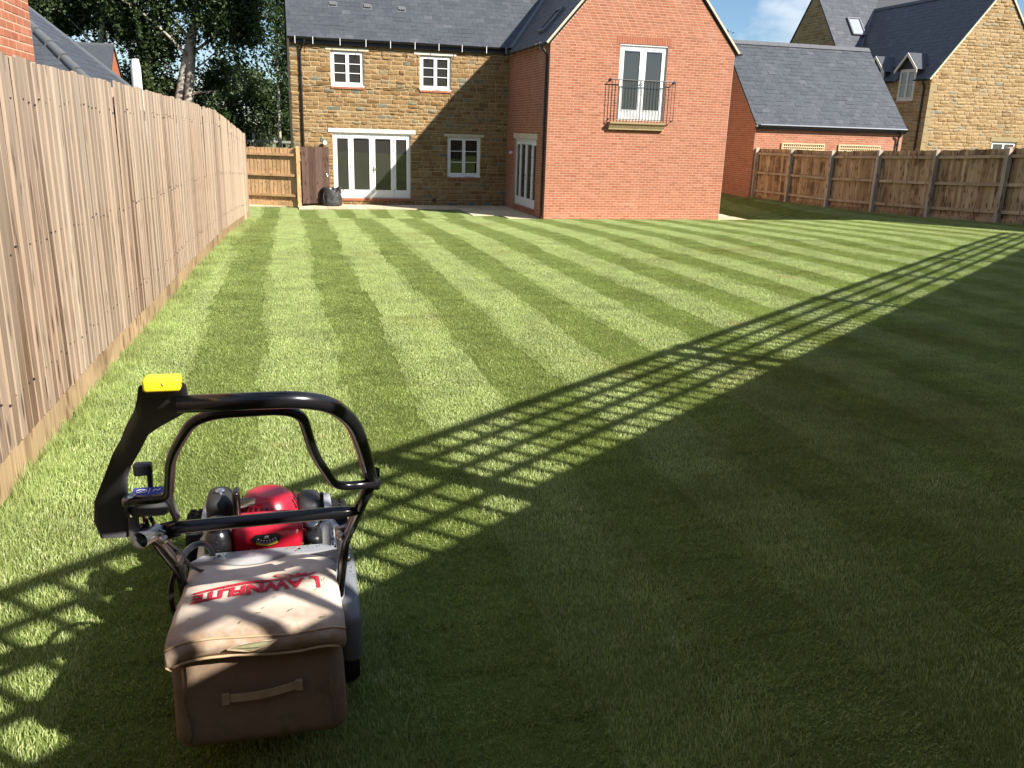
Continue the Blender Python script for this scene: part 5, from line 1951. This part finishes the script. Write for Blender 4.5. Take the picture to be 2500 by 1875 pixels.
# --- deck
dk = MB()
deck_out = [(-4.79, -27.55), (-4.80, -27.0), (-4.74, -26.78), (-4.60, -26.70), (-4.50, -26.70), (-4.38, -26.78), (-4.33, -27.0), (-4.345, -27.55)]
rings = [(1.0, .06), (1.0, .17), (.97, .20), (.90, .215), (.60, .235)]
vs, fs = [], []
cx, cy = -4.565, -27.1
for s_, h_ in rings:
    vs += [P3(cx + (x - cx) * s_, cy + (y_ - cy) * s_, h_) for x, y_ in deck_out]
k_ = len(deck_out)
for j in range(len(rings) - 1):
    fs += [(j * k_ + i, (j + 1) * k_ + i, (j + 1) * k_ + (i + 1) % k_, j * k_ + (i + 1) % k_) for i in range(k_)]
fs.append(tuple((len(rings) - 1) * k_ + i for i in reversed(range(k_))))
dk.add(vs, fs)
dk.rbox(P3(-4.42, -27.50, .27), (.13, .18, .14), .04)
smooth_by_angle(obj('deck', dk, 'silver', MW), 35)
# right rear roller cover with its roller
rc = MB()
rc.rbox(P3(-4.348, -27.47, .19), (.064, .36, .18), .03, 3, fn=lambda v: Vector((v.x, v.y, v.z * (1 - .9 * max(0, (-v.y - .02)) ** 1.0) - .16 * max(0, -v.y - .02) + (.02 if v.y > -.02 else 0))))
smooth_by_angle(obj('roller_cover', rc, 'deck_grey', MW), 35)
rcl = MB()
rcl.prism([P3(-4.80, -27.42, .10), P3(-4.80, -27.46, .25), P3(-4.80, -27.58, .29), P3(-4.80, -27.70, .24), P3(-4.80, -27.74, .10)], (.04, 0, 0))
smooth_by_angle(obj('roller_cover', rcl, 'deck_grey', MW), 35)
rr_ = MB().lathe(P3(-4.395, -27.57, .070), (1, 0, 0), [(.02, 0), (.066, .0), (.070, .01), (.070, .055), (.062, .07), (.02, .072)], 24)
smooth_by_angle(obj('rear_roller', rr_, 'rubber', MW))


def wheel(c, r_, w_, outward):
    t = MB()
    ax = Vector((outward, 0, 0))
    t.lathe(c - ax * w_ / 2, ax, [(r_ * .62, 0), (r_ * .93, 0), (r_, w_ * .18), (r_, w_ * .82), (r_ * .93, w_), (r_ * .62, w_)], 28)
    for k2 in range(26):
        a = 2 * math.pi * k2 / 26
        for sgn, o2 in ((-1, .27), (1, .73)):
            aa = a + (.12 if sgn > 0 else 0)
            d_ = Vector((0, math.cos(aa), math.sin(aa)))
            tn = Vector((sgn * .5, -math.sin(aa), math.cos(aa))).normalized()
            cc = c - ax * w_ / 2 + ax * w_ * o2 + d_ * (r_ + .001)
            t.bar(cc - tn * .011, cc + tn * .011, .010, .007, d_)
    wt = smooth_by_angle(obj('wheel', t, 'rubber', MW, at=c), 30)
    h = MB().lathe(c - ax * w_ * .42, ax, [(.01, 0), (r_ * .60, 0), (r_ * .64, w_ * .1), (r_ * .64, w_ * .75), (r_ * .35, w_ * .9), (.012, w_ * .95)], 20)
    smooth_by_angle(obj('rim', h, 'silver', wt))


wheel(P3(-4.815, -26.86, .115), .112, .062, -1)
wheel(P3(-4.335, -26.86, .115), .112, .062, 1)
for x in (-4.775, -4.375):
    obj('axle_bracket', MB().rbox(P3(x, -26.88, .19), (.035, .14, .12), .012), 'silver', MW)

# --- engine
en = MB()
en.lathe(P3(-4.562, -27.26, .22), (0, 0, 1), [(.10, 0), (.10, .05), (.085, .06), (.085, .10)], 24)
smooth_by_angle(obj('engine_block', en, 'black_matte', MW))
dm_ = MB()
prof = [(.093, .0), (.093, .045), (.090, .075), (.082, .100), (.066, .122), (.060, .127), (.040, .131), (.004, .133)]
dm_.lathe(P3(-4.560, -27.27, .338), (0, 0, 1), prof, 40)
dm_.rbox(P3(-4.490, -27.23, .378), (.066, .12, .10), .03)
dmo = smooth_by_angle(obj('engine_cover', dm_, 'red', MW), 38)
sl_ = MB()
for k2 in range(30):
    a = math.radians(200 + k2 * 11.5)
    if not (200 <= 200 + k2 * 11.5 <= 530):
        continue
    if k2 in (7, 8, 9, 10, 11):
        continue
    d_ = Vector((math.cos(a), math.sin(a), 0))
    c = P3(-4.560, -27.27, .338 + .100) + d_ * .0825
    sl_.bar(c - Vector((0, 0, .016)) + d_ * .006, c + Vector((0, 0, .010)) - d_ * .007, .006, .004, d_)
for k2 in range(4):
    for dx_ in (-.010, .012):
        c = P3(-4.607 + dx_ * 1.2, -27.352 - abs(dx_) * .1, .398 + k2 * .007)
        sl_.bar(c - Vector((.007, 0, 0)), c + Vector((.007, 0, 0)), .004, .003, (0, -1, 0))
obj('vent_slot', sl_, 'black', dmo, kind='stuff')
for k2 in range(4):
    c = P3(-4.545, -27.366 + .002 * k2, .388 + k2 * .012)
    rbm = MB().tube([c + Vector((-.038, .010, 0)), c, c + Vector((.038, .012, 0))], .003, 6)
    obj('cooling_rib', rbm, 'red', dmo, smooth=True)
tk = MB()
tk.rbox(P3(-4.560, -27.415, .405), (.196, .115, .098), .026, 4)
tko = obj('fuel_tank', tk, 'red', MW, smooth=True)
tk2 = MB().rbox(P3(-4.560, -27.415, .357), (.205, .122, .016), .007, 2)
obj('tank_seam', tk2, 'red', tko, smooth=True)
# badge on the tank: black plate, yellow arc, white ticks and marks
yb = -27.4745
bd = MB()
cxb, czb = -4.562, .455
out_ = [(-.042, .418), (-.030, .428), (.026, .428), (.040, .418), (.034, .408)]
arc = [(math.cos(a) * .062, czb - .062 + .062 - math.sin(a) * .062) for a in [math.radians(60 + 60 * k2 / 8) for k2 in range(9)]]
poly = [(x, h) for x, h in out_] + arc
bd.prism([P3(cxb + x, yb, h) for x, h in poly], (0, -.002, 0))
bdo = obj('badge', bd, 'black', tko)
ya = MB()
for k2 in range(10):
    a0, a1 = math.radians(60 + 6 * k2), math.radians(60 + 6 * (k2 + 1))
    q = [(math.cos(a) * r_, czb - math.sin(a) * r_) for a, r_ in ((a0, .061), (a1, .061), (a1, .0565), (a0, .0565))]
    ya.prism([P3(cxb + x, yb - .0022, h) for x, h in q], (0, -.0008, 0))
obj('yellow_arc', ya, 'print_yellow', bdo)
wt_ = MB()
for k2 in range(19):
    a = math.radians(60 + 60 * k2 / 18)
    l_ = .007 if k2 % 3 == 0 else .004
    p0, p1 = .0555, .0555 - l_
    wt_.bar(P3(cxb + math.cos(a) * p0, yb - .0028, czb - math.sin(a) * p0), P3(cxb + math.cos(a) * p1, yb - .0028, czb - math.sin(a) * p1), .0009, .0008, (0, -1, 0))
    if k2 % 3 == 0:
        wt_.box(P3(cxb + math.cos(a) * .0455 - .0022, yb - .0028, czb - math.sin(a) * .0455 - .0016), P3(cxb + math.cos(a) * .0455 + .0022, yb - .0034, czb - math.sin(a) * .0455 + .0016))
wt_.prism([P3(cxb + x, yb - .0028, h) for x, h in ((-.007, .4195), (.005, .4195), (.0065, .4245), (-.004, .4245))], (0, -.0006, 0))
wt_.box(P3(cxb - .009, yb - .0028, .4165), P3(cxb + .006, yb - .0034, .4178))
obj('dial_marks', wt_, 'print_white', bdo)
stk = MB().box(P3(-4.602, -27.43, .4545), P3(-4.535, -27.395, .4555))
so = obj('sticker', stk, 'print_yellow', tko)
obj('sticker_print', MB().box(P3(-4.598, -27.425, .4557), P3(-4.575, -27.41, .4560)).box(P3(-4.572, -27.425, .4557), P3(-4.556, -27.405, .4560)), 'print_blue', so)
# black parts round the engine
af = MB().rbox(P3(-4.695, -27.29, .435), (.075, .125, .105), .03, 4)
smooth_by_angle(obj('air_filter', af, 'black_matte', MW))
af = MB()
af.lathe(P3(-4.692, -27.30, .487), (0, 0, 1), [(.012, 0), (.014, .008), (.006, .014)], 12)
af.bar(P3(-4.705, -27.30, .492), P3(-4.680, -27.30, .498), .006, .008)
obj('wing_nut', af, 'chrome', MW)
ot = MB()
ot.lathe(P3(-4.692, -27.455, .28), (0, 0, 1), [(.036, 0), (.040, .02), (.040, .13), (.034, .155), (.026, .165), (.026, .175), (.030, .177), (.030, .195), (.012, .199)], 24)
smooth_by_angle(obj('oil_filler', ot, 'black_tube', MW), 30)
mf = MB().rbox(P3(-4.440, -27.25, .39), (.075, .12, .10), .03, 4)
smooth_by_angle(obj('muffler_guard', mf, 'black_matte', MW))
ps = MB()
ps.rbox(P3(-4.643, -27.375, .485), (.020, .05, .085), .009, 3)
ps.bar(P3(-4.64, -27.37, .485), P3(-4.595, -27.35, .478), .010, .016)
ps.bar(P3(-4.64, -27.37, .470), P3(-4.600, -27.35, .468), .006, .008)
smooth_by_angle(obj('starter_grip', ps, 'black_tube', MW))
cp = MB().lathe(P3(-4.437, -27.37, .40), (-.15, -.5, .85), [(.022, -.03), (.022, 0), (.026, .003), (.026, .016), (.020, .020), (.004, .021)], 22)
smooth_by_angle(obj('dipstick_cap', cp, 'steel', MW))
cb = MB().rbox(P3(-4.437, -27.395, .335), (.055, .09, .11), .02, 3)
smooth_by_angle(obj('carburettor', cb, 'black', MW))
br = MB()
br.box(P3(-4.405, -27.33, .25), P3(-4.380, -27.24, .375))
for k2 in range(4):
    br.box(P3(-4.379, -27.332 + .0, .30 + k2 * .018), P3(-4.372, -27.31, .308 + k2 * .018))
smooth_by_angle(obj('height_quadrant', br, 'silver', MW))
lv = MB().tube([P3(-4.392, -27.30, .30), P3(-4.40, -27.28, .42)], .005, 8)
lv.rbox(P3(-4.402, -27.277, .43), (.012, .014, .05), .005, 2)
obj('height_lever', lv, 'black', MW)

# --- discharge flap (metal) over the mouth of the bag
fl = MB()
fl.prism([P3(-4.755, -27.575, .410), P3(-4.722, -27.515, .400), P3(-4.408, -27.515, .400), P3(-4.372, -27.575, .410)], (0, 0, .004))
fl.prism([P3(-4.755, -27.575, .4125), P3(-4.372, -27.575, .4125), P3(-4.365, -27.582, .375), P3(-4.762, -27.582, .375)], (0, .003, 0))
fl.prism([P3(-4.372, -27.575, .414), P3(-4.408, -27.515, .403), P3(-4.372, -27.49, .345), P3(-4.355, -27.56, .355)], (.003, 0, 0))
flo = obj('rear_flap', fl, 'silver', MW)
for x in (-4.685, -4.475):
    obj('rivet', MB().lathe(P3(x, -27.545, .4095), (0, 0, 1), [(.004, 0), (.004, .002), (.001, .003)], 8), 'black', flo)

# --- grass bag
bg = MB()


def bagform(v):
    k_ = max(0.0, min(1.0, (v.z + .05) / .19))
    lo_ = max(0.0, min(1.0, (.10 - v.z) / .16))
    return Vector((v.x * (1 + .05 * lo_), v.y * (1 + .02 * lo_), v.z - k_ * .040 * (v.y + .2) / .4)) + wobble(v, .008, 7, 1.5) * (.35 + .65 * lo_) + wobble(v, .004, 19, 4.5) * (.3 + .7 * lo_)


bg.rbox(P3(-4.577, -27.760, .265), (.374, .395, .285), .04, 5, fn=bagform)
bgo = obj('grass_bag', bg, 'weave', MW, smooth=True)
# canvas lid: a sheet that drapes over the rear edge
NU, NVv = 26, 30
vs, fs = [], []


def lid(u, v):
    """u across 0..1, v front to rear 0..1, then down over the hem"""
    xl = -4.757 + (-4.772 + 4.757) * min(v / .85, 1) + (.012 * (v - .86) / .14 if v > .86 else 0)
    xr = -4.385 + (-4.380 + 4.385) * min(v / .85, 1) - (.012 * (v - .86) / .14 if v > .86 else 0)
    x = xl + (xr - xl) * u
    edge = 1 - (2 * u - 1) ** 8
    if v < .86:
        t = v / .86
        yy = -27.578 - .402 * t
        h = .402 + .010 * math.sin(math.pi * t) * math.sin(math.pi * u) + .040 * t - .014 * (1 - edge) + .008 * math.sin(u * 9 + 1) * (1 - t) ** 6
        h -= .012 * max(0, (t - .93) / .07) ** 2
    else:
        t = (v - .86) / .14
        yy = -27.98 - .010 * math.sin(math.pi * min(1, t * 1.2)) - .004 * t
        h = .430 - .040 * t - .012 * (1 - edge) + .006 * math.sin(u * 7)
    p_ = P3(x, yy, h)
    return p_ + wobble(p_, .004, 8, 3.0) + wobble(p_, .0018, 26, 8.0)


for j in range(NVv + 1):
    for i in range(NU + 1):
        vs.append(lid(i / NU, j / NVv))
for j in range(NVv):
    for i in range(NU):
        fs.append((j * (NU + 1) + i, (j + 1) * (NU + 1) + i, (j + 1) * (NU + 1) + i + 1, j * (NU + 1) + i + 1))
# side skirts
k0 = len(vs)
for j in range(NVv + 1):
    for sgn, i in ((-1, 0), (1, NU)):
        q = vs[j * (NU + 1) + i]
        vs.append(q + Vector((sgn * .002, 0, -.040 * (1 - .75 * max(0, j / NVv - .8) / .2))))
for j in range(NVv):
    a, b = j * (NU + 1), (j + 1) * (NU + 1)
    fs.append((a, k0 + 2 * j, k0 + 2 * j + 2, b))
    a, b = a + NU, b + NU
    fs.append((a, b, k0 + 2 * j + 3, k0 + 2 * j + 1))
lm_ = MB().add(vs, fs)
lido = obj('bag_lid', lm_, 'canvas', MW, smooth=True)
sm = lido.modifiers.new('thickness', 'SOLIDIFY')
sm.thickness = .003
hemm = MB().tube([lid(i / NU, 1.0) + Vector((0, -.002, -.002)) for i in range(NU + 1)], .0035, 6)
hemm.tube([lid(0.0, .1 + .9 * i / 10) + Vector((-.002, 0, -.040 * (1 - .75 * max(0, .1 + .9 * i / 10 - .8) / .2))) for i in range(11)], .003, 6)
hemm.tube([lid(i / NU, .862) + Vector((0, -.001, .001)) for i in range(NU + 1)], .0028, 6)
obj('hem', hemm, 'hem', lido, smooth=True)
# torn place near the rear hem
tr_ = [lid(.33, .93), lid(.40, .895), lid(.50, .885), lid(.62, .88), lid(.55, .92), lid(.48, .955), lid(.45, .965), lid(.40, .95)]
tm = MB().prism([p_ + Vector((0, -.0075, .003)) for p_ in tr_], (0, -.001, 0))
obj('tear', tm, 'torn_lining', lido)
tm = MB()
for a, b in zip(tr_, tr_[1:] + tr_[:1]):
    tm.tube([a + Vector((0, -.009, .003)), b + Vector((0, -.009, .003))], .0020, 5)
obj('frayed_edge', tm, 'canvas', lido)
# strap handle and side seams on the bag
st_ = MB()
prev = None
for i in range(13):
    t = i / 12
    x = -4.650 + .156 * t
    bow = .006 * math.sin(math.pi * t) + .004
    zc_ = .270 + .013 * t - .003 * math.sin(math.pi * t)
    cur = [P3(x, -27.970 - bow, zc_ - .010), P3(x, -27.970 - bow, zc_ + .010)]
    if prev:
        st_.add([prev[0], cur[0], cur[1], prev[1], prev[0] + Vector((0, .003, 0)), cur[0] + Vector((0, .003, 0)), cur[1] + Vector((0, .003, 0)), prev[1] + Vector((0, .003, 0))], [(0, 1, 2, 3), (7, 6, 5, 4), (0, 4, 5, 1), (3, 2, 6, 7)])
    prev = cur
for x, zc_ in ((-4.653, .270), (-4.490, .283)):
    st_.box(P3(x - .008, -27.978, zc_ - .013), P3(x + .008, -27.970, zc_ + .013))
obj('strap_handle', st_, 'hem', bgo)
sm_ = MB()
for x in (-4.738, -4.413):
    sm_ = MB().tube([P3(x + .004 * math.sin(k2), -27.968 - .001, .38 - .024 * k2) for k2 in range(10)], .0035, 6)
    obj('seam', sm_, 'weave', bgo, smooth=True)

# --- lettering on the lid: seen upside down from behind the mower


def lid_point(x, yy):
    v = .86 * (-27.578 - yy) / .402
    xl = -4.757 + (-.018) * min(v / .85, 1)
    xr = -4.385 + (.009) * min(v / .85, 1)
    return lid((x - xl) / (xr - xl), v)


def lid_print(name, quads_or_mesh, mat, parent):
    mb_ = MB()
    for poly in quads_or_mesh:
        pts_ = [lid_point(x, yy) + Vector((0, 0, .0032)) for x, yy in poly]
        mb_.add(pts_, [tuple(range(len(pts_)))])
    o_ = obj(name, mb_, mat, parent)
    return o_


def text_polys(body, bold=.0, shear=0.0):
    cu = bpy.data.curves.new('lettering', 'FONT')
    cu.body = body
    cu.offset = bold
    cu.shear = shear
    cu.resolution_u = 3
    ob = bpy.data.objects.new('lettering', cu)
    COL.objects.link(ob)
    bpy.context.view_layer.update()
    me = bpy.data.meshes.new_from_object(ob.evaluated_get(bpy.context.evaluated_depsgraph_get()))
    co = [v.co.copy() for v in me.vertices]
    polys = [[co[i] for i in p_.vertices] for p_ in me.polygons]
    bpy.data.objects.remove(ob)
    xs_ = [c.x for c in co]
    ys_ = [c.y for c in co]
    return polys, min(xs_), max(xs_), min(ys_), max(ys_)


def on_lid(body, mp, bold=.03, shear=0.0):
    polys, ax, bx_, ay, by_ = text_polys(body, bold, shear)
    out2 = []
    for p_ in polys:
        out2.append([mp((c.x - ax) / (bx_ - ax), (c.y - ay) / (by_ - ay)) for c in p_])
    return out2


def mp_main(s, t):
    # baseline from the big L (s = 0) to the last E (s = 1)
    x = -4.444 + (-4.731 + 4.444) * s
    yb_ = -27.733 + (-27.767 + 27.733) * s
    h_ = -.060 + (.060 - .046) * s
    return (x, yb_ + h_ * t)


polys = on_lid('AWNFLITE', lambda s, t: mp_main(.075 + .925 * s, t), .045)
polys += on_lid('L', lambda s, t: (-4.428 + (-4.452 + 4.428) * s, -27.728 + (-27.799 + 27.728) * t), .05)
polys += on_lid('PR', lambda s, t: (-4.430 - .055 * s - .012 * t, -27.702 - .020 * t - .003 * s), .05, .25)
# swoosh under the letters with the looped O
sw = []
N_ = 16
for i in range(N_):
    q = []
    for k2, top_ in ((i, 0), (i + 1, 0), (i + 1, 1), (i, 1)):
        s = .16 + .84 * k2 / N_
        x, yb_ = mp_main(s, 0)
        w_ = .004 + .010 * math.sin(min(1.0, (s - .16) / .5) * math.pi / 2) - .004 * max(0, s - .8) / .2
        yy = yb_ + .006 + (w_ if top_ else 0) + .012 * max(0, .34 - s)
        q.append((x, yy))
    sw.append(q)
for k2 in range(14):
    a0, a1 = 2 * math.pi * k2 / 14, 2 * math.pi * (k2 + 1) / 14
    cxo, cyo = -4.515, -27.712
    q = []
    for a, r_ in ((a0, 1.0), (a1, 1.0), (a1, .72), (a0, .72)):
        q.append((cxo + math.cos(a) * .024 * r_ - .25 * math.sin(a) * .01, cyo + math.sin(a) * .011 * r_ - math.cos(a) * .004))
    sw.append(q)
lid_print('lettering', polys + sw, 'print_red', lido)

# --- handles
tube_r = .0145
hr = MB()
right = rounded([P3(-4.375, -27.62, .30), P3(-4.360, -27.70, .50), P3(-4.344, -27.95, .70), P3(-4.318, -28.02, .80)], .05, 4)
hr.tube(right, .012, 12)
hr.bar(P3(-4.352, -27.82, .60), P3(-4.326, -28.0, .775), .010, .040, (0, .7, .7))
obj('lower_handle', hr, 'black_tube', MW, smooth=True)
hr = MB()
left = rounded([P3(-4.770, -27.62, .34), P3(-4.764, -27.70, .48), P3(-4.772, -27.90, .645), P3(-4.790, -27.98, .715)], .05, 4)
hr.tube(left, .012, 12)
obj('lower_handle', hr, 'black_tube', MW, smooth=True)
cl = MB()
cl.tube([P3(-4.789, -28.015, .705), P3(-4.764, -27.955, .695)], [.016, .016], 16, cap=False)
cl.tube([P3(-4.790, -28.016, .705), P3(-4.787, -28.008, .704)], [.0175, .0175], 16, cap=False)
cl.tube([P3(-4.760, -27.97, .70), P3(-4.748, -27.975, .695)], .008, 10)
cl.lathe(P3(-4.75, -27.985, .69), (.3, -.9, .2), [(.009, 0), (.010, .006), (.004, .012)], 10)
smooth_by_angle(obj('clamp', cl, 'steel', MW))
for x, yy, h in ((-4.372, -27.76, .545), (-4.36, -27.66, .44), (-4.352, -27.66, .43)):
    obj('bolt', MB().lathe(P3(x, yy, h), (.2, -.9, .3), [(.010, -.01), (.010, .004), (.004, .010)], 10), 'steel', MW, smooth=True)
kp = MB()
kp.bar(P3(-4.372, -27.74, .56), P3(-4.362, -27.60, .43), .012, .030, (1, 0, .2))
kp.tube([P3(-4.362, -27.64, .44), P3(-4.366, -27.60, .38), P3(-4.375, -27.60, .30)], .006, 8)
obj('stay', kp, 'steel', MW, smooth=True)
up_ = MB()
up_pts = rounded([P3(-4.318, -28.02, .80), P3(-4.345, -28.14, .925), P3(-4.372, -28.235, 1.02), P3(-4.43, -28.35, 1.098), P3(-4.652, -28.345, 1.098)], .085, 8)
up_.tube(up_pts, tube_r, 14)
uo = obj('upper_handle', up_, 'black_tube', MW, smooth=True)
pl_ = MB()
pl_.prism([P3(-4.338, -28.05, .855), P3(-4.306, -28.03, .835), P3(-4.304, -28.005, .775), P3(-4.322, -27.995, .77), P3(-4.330, -28.02, .80)], (.004, -.004, 0))
pl_.lathe(P3(-4.311, -28.03, .80), (1, 0, 0), [(.015, -.006), (.015, .005), (.006, .011)], 14)
obj('pivot_plate', pl_, 'black_tube', MW, smooth=False)
bl = MB()
bl_pts = rounded([P3(-4.316, -28.045, .806), P3(-4.395, -28.05, .806), P3(-4.440, -28.17, .93), P3(-4.463, -28.305, 1.068), P3(-4.63, -28.305, 1.066), P3(-4.690, -28.20, .955), P3(-4.72, -28.065, .815), P3(-4.795, -28.055, .812)], .055, 7)
bl.tube(bl_pts, .0095, 12)
obj('bail_bar', bl, 'black_tube', MW, smooth=True)
cr = MB()
cr.tube([P3(-4.750, -27.955, .697), P3(-4.725, -27.955, .699), P3(-4.38, -27.955, .703), P3(-4.338, -27.955, .703)], [.009, .014, .014, .008], 12)
cr.bar(P3(-4.76, -27.955, .69), P3(-4.72, -27.955, .698), .012, .036, (0, .5, .8))
obj('cross_tube', cr, 'black_tube', MW, smooth=True)
# moulded cover down the left arm, widening to the seat of the yellow bar
sections = [  # (left, right) edges of the moulding: x, y, height
    ((-4.703, -28.36, 1.128), (-4.635, -28.36, 1.130)), ((-4.711, -28.337, 1.100), (-4.639, -28.337, 1.098)), ((-4.721, -28.306, 1.076), (-4.662, -28.312, 1.079)), ((-4.732, -28.28, 1.055), (-4.692, -28.284, 1.056)),
    ((-4.746, -28.25, 1.030), (-4.716, -28.255, 1.033)), ((-4.768, -28.20, .985), (-4.745, -28.192, .977)), ((-4.793, -28.15, .942), (-4.771, -28.135, .930)), ((-4.83, -28.085, .868), (-4.791, -28.08, .870)),
    ((-4.860, -28.03, .805), (-4.803, -28.035, .812)), ((-4.872, -28.0, .749), (-4.810, -28.0, .746)), ((-4.863, -27.995, .708), (-4.814, -27.995, .706))]
vs, fs = [], []
for i, (L_, R_) in enumerate(sections):
    nx_ = Vector((0, -.62, .78)) if i < 7 else Vector((0, -.92, .38))
    A_, B_ = P3(*L_), P3(*R_)
    ctr, hv = (A_ + B_) / 2, (B_ - A_) / 2 * 1.03
    for k2 in range(12):
        a = 2 * math.pi * (k2 + .5) / 12
        ca, sa_ = math.cos(a), math.sin(a)
        ca = math.copysign(abs(ca) ** .3, ca)
        sa_ = math.copysign(abs(sa_) ** .3, sa_)
        vs.append(ctr + hv * ca + nx_ * (.023 * sa_ - .007))
for i in range(len(sections) - 1):
    for k2 in range(12):
        fs.append((i * 12 + k2, (i + 1) * 12 + k2, (i + 1) * 12 + (k2 + 1) % 12, i * 12 + (k2 + 1) % 12))
fs += [tuple(range(12)), tuple((len(sections) - 1) * 12 + k2 for k2 in reversed(range(12)))]
cv = MB().add(vs, fs)
cvo = smooth_by_angle(obj('arm_cover', cv, 'dark_plastic', MW), 45)
yl = MB().rbox(P3(-4.668, -28.366, 1.1405), (.055, .034, .022), .006, 3)
yo = obj('yellow_bar', yl, 'yellow', MW, smooth=True)
obj('bar_notch', MB().box(P3(-4.667, -28.3845, 1.142), P3(-4.6655, -28.3825, 1.146)).box(P3(-4.6655, -28.3845, 1.141), P3(-4.6635, -28.3825, 1.1422)), 'hem', yo)
# control box with its lever
cbx = MB().rbox(P3(-4.768, -27.985, .775), (.078, .055, .048), .014, 3)
cbo = smooth_by_angle(obj('control_box', cbx, 'grey_plastic', MW))
sd_ = MB().prism([P3(-4.737, -28.015, .790), P3(-4.737, -27.955, .795), P3(-4.724, -27.945, .72), P3(-4.728, -27.965, .715)], (.006, 0, 0))
obj('side_plate', sd_, 'grey_plastic', cbo)
lab = MB().box(P3(-4.800, -28.008, .7995), P3(-4.742, -27.965, .8005))
lbo = obj('control_label', lab, 'print_blue', cbo)
mk = MB()
mk.tube([P3(-4.782 + .010 * math.cos(a), -27.985 + .008 * math.sin(a), .8012) for a in [2 * math.pi * k2 / 14 for k2 in range(15)]], .0008, 4)
mk.bar(P3(-4.790, -27.993, .8012), P3(-4.774, -27.978, .8012), .0015, .0008)
mk.bar(P3(-4.767, -27.998, .8012), P3(-4.767, -27.972, .8012), .0012, .0008)
mk.tube(spline([P3(-4.760, -27.990, .8012), P3(-4.756, -27.980, .8012), P3(-4.750, -27.986, .8012), P3(-4.747, -27.976, .8012)], 3), .0012, 4)
obj('control_symbols', mk, 'print_white', lbo)
lv = MB()
lv.bar(P3(-4.768, -27.962, .79), P3(-4.768, -27.955, .825), .010, .012)
lv.rbox(P3(-4.780, -27.955, .838), (.036, .022, .026), .005, 3)
smooth_by_angle(obj('throttle_lever', lv, 'black', MW))
clr = MB()
clr.lathe(P3(-4.806, -28.05, .812), (1, 0, 0), [(.012, 0), (.014, .004), (.014, .02), (.010, .024)], 14)
obj('bail_collar', clr, 'steel', MW, smooth=True)
wm = MB()
wm.prism([P3(-4.808, -28.012, .755), P3(-4.808, -28.018, .705), P3(-4.795, -27.99, .70), P3(-4.795, -27.985, .75)], (.003, 0, 0))
obj('metal_tab', wm, 'steel', MW)
rdm = MB().bar(P3(-4.785, -27.975, .755), P3(-4.785, -27.972, .725), .005, .004)
obj('red_clip', rdm, 'red', MW)
cab = MB()
cab.tube(spline([P3(-4.775, -27.96, .73), P3(-4.768, -27.90, .66), P3(-4.755, -27.78, .56), P3(-4.742, -27.66, .45), P3(-4.72, -27.60, .40), P3(-4.70, -27.52, .38), P3(-4.69, -27.44, .36)], 6), .0045, 8)
cab.tube(spline([P3(-4.782, -27.97, .73), P3(-4.782, -27.91, .645), P3(-4.778, -27.80, .545), P3(-4.770, -27.68, .43), P3(-4.765, -27.62, .33)], 6), .0045, 8)
cab.tube(spline([P3(-4.77, -27.70, .47), P3(-4.752, -27.62, .475), P3(-4.725, -27.57, .465), P3(-4.705, -27.54, .43), P3(-4.70, -27.52, .37)], 6), .008, 8)
cab.tube(spline([P3(-4.778, -27.66, .45), P3(-4.795, -27.66, .39), P3(-4.795, -27.66, .33), P3(-4.775, -27.66, .28)], 6), .007, 8)
obj('control_cable', cab, 'black_tube', MW, smooth=True)
spm = MB()
spm.tube([P3(-4.764, -27.72, .50), P3(-4.766, -27.78, .555)], .016, 12)
spm.tube([P3(-4.770, -27.66, .44), P3(-4.764, -27.70, .485)], .015, 12)
obj('handle_socket', spm, 'steel', MW, smooth=True)

# grass clippings left on the mower
clp = MB()
rn = random.Random(12)


def fleck(p_, n_):
    a = Vector((rn.uniform(-1, 1), rn.uniform(-1, 1), rn.uniform(-.2, .2))).normalized() * rn.uniform(.003, .007)
    q = Vector((a.y, -a.x, 0)).normalized() * .0011
    up2 = Vector(n_) * rn.uniform(.0008, .003)
    clp.add([p_ - a + up2 - q, p_ - a + up2 + q, p_ + a + up2 * 1.5 + q, p_ + a + up2 * 1.5 - q], [(0, 1, 2, 3)], rn.random())


for i in range(170):
    fleck(P3(rn.uniform(-4.75, -4.38), rn.uniform(-27.52, -26.95), .236), (0, 0, 1))
for i in range(40):
    fleck(P3(rn.uniform(-4.372, -4.326), rn.uniform(-27.55, -27.30), .305), (0, 0, 1))
for i in range(14):
    u_, v_ = rn.random(), rn.random() * .84
    fleck(lid(u_, v_) + Vector((0, 0, .0025)), (0, 0, 1))
for i in range(30):
    fleck(P3(rn.uniform(-4.72, -4.42), rn.uniform(-27.57, -27.52), .4125), (0, 0, 1))
obj('grass_clippings', clp, 'leaf_bright', MW, kind='stuff')

# the house behind the photographer, seen only in reflection, set close to block skylight
HB = thing('house', 'brick house behind the trellis fence, mirrored in the upstairs panes', 'house', (0, -41, 1.2))
mb = MB().box((-14, -45.5, .8), (12, -38, 6.2))
mb.prism([(-14, -45.5, 6.2), (-14, -38, 6.2), (-14, -41.75, 9.9)], (26, 0, 0))
obj('wall', mb, 'brick', HB)
mb = MB()
for sg in (-1, 1):
    nn = Vector((0, sg * .7, .714))
    pp = [Vector((-14.3, -41.75, 10.05)), Vector((12.3, -41.75, 10.05)), Vector((12.3, -41.75 + sg * 4.1, 6.0)), Vector((-14.3, -41.75 + sg * 4.1, 6.0))]
    mb.prism(pp if sg < 0 else list(reversed(pp)), nn * .08)
obj('roof', mb, 'roof_felt', HB)
for x in (-11.5, -8, -4, 0, 4, 8.5):
    for z in (2.0, 4.5):
        window(HB, (0, -38, 0), (1, 0, 0), (0, 1, 0), x, x + 1.2, z, z + 1.15, 2, 2, -.07, 'white', 'glass')
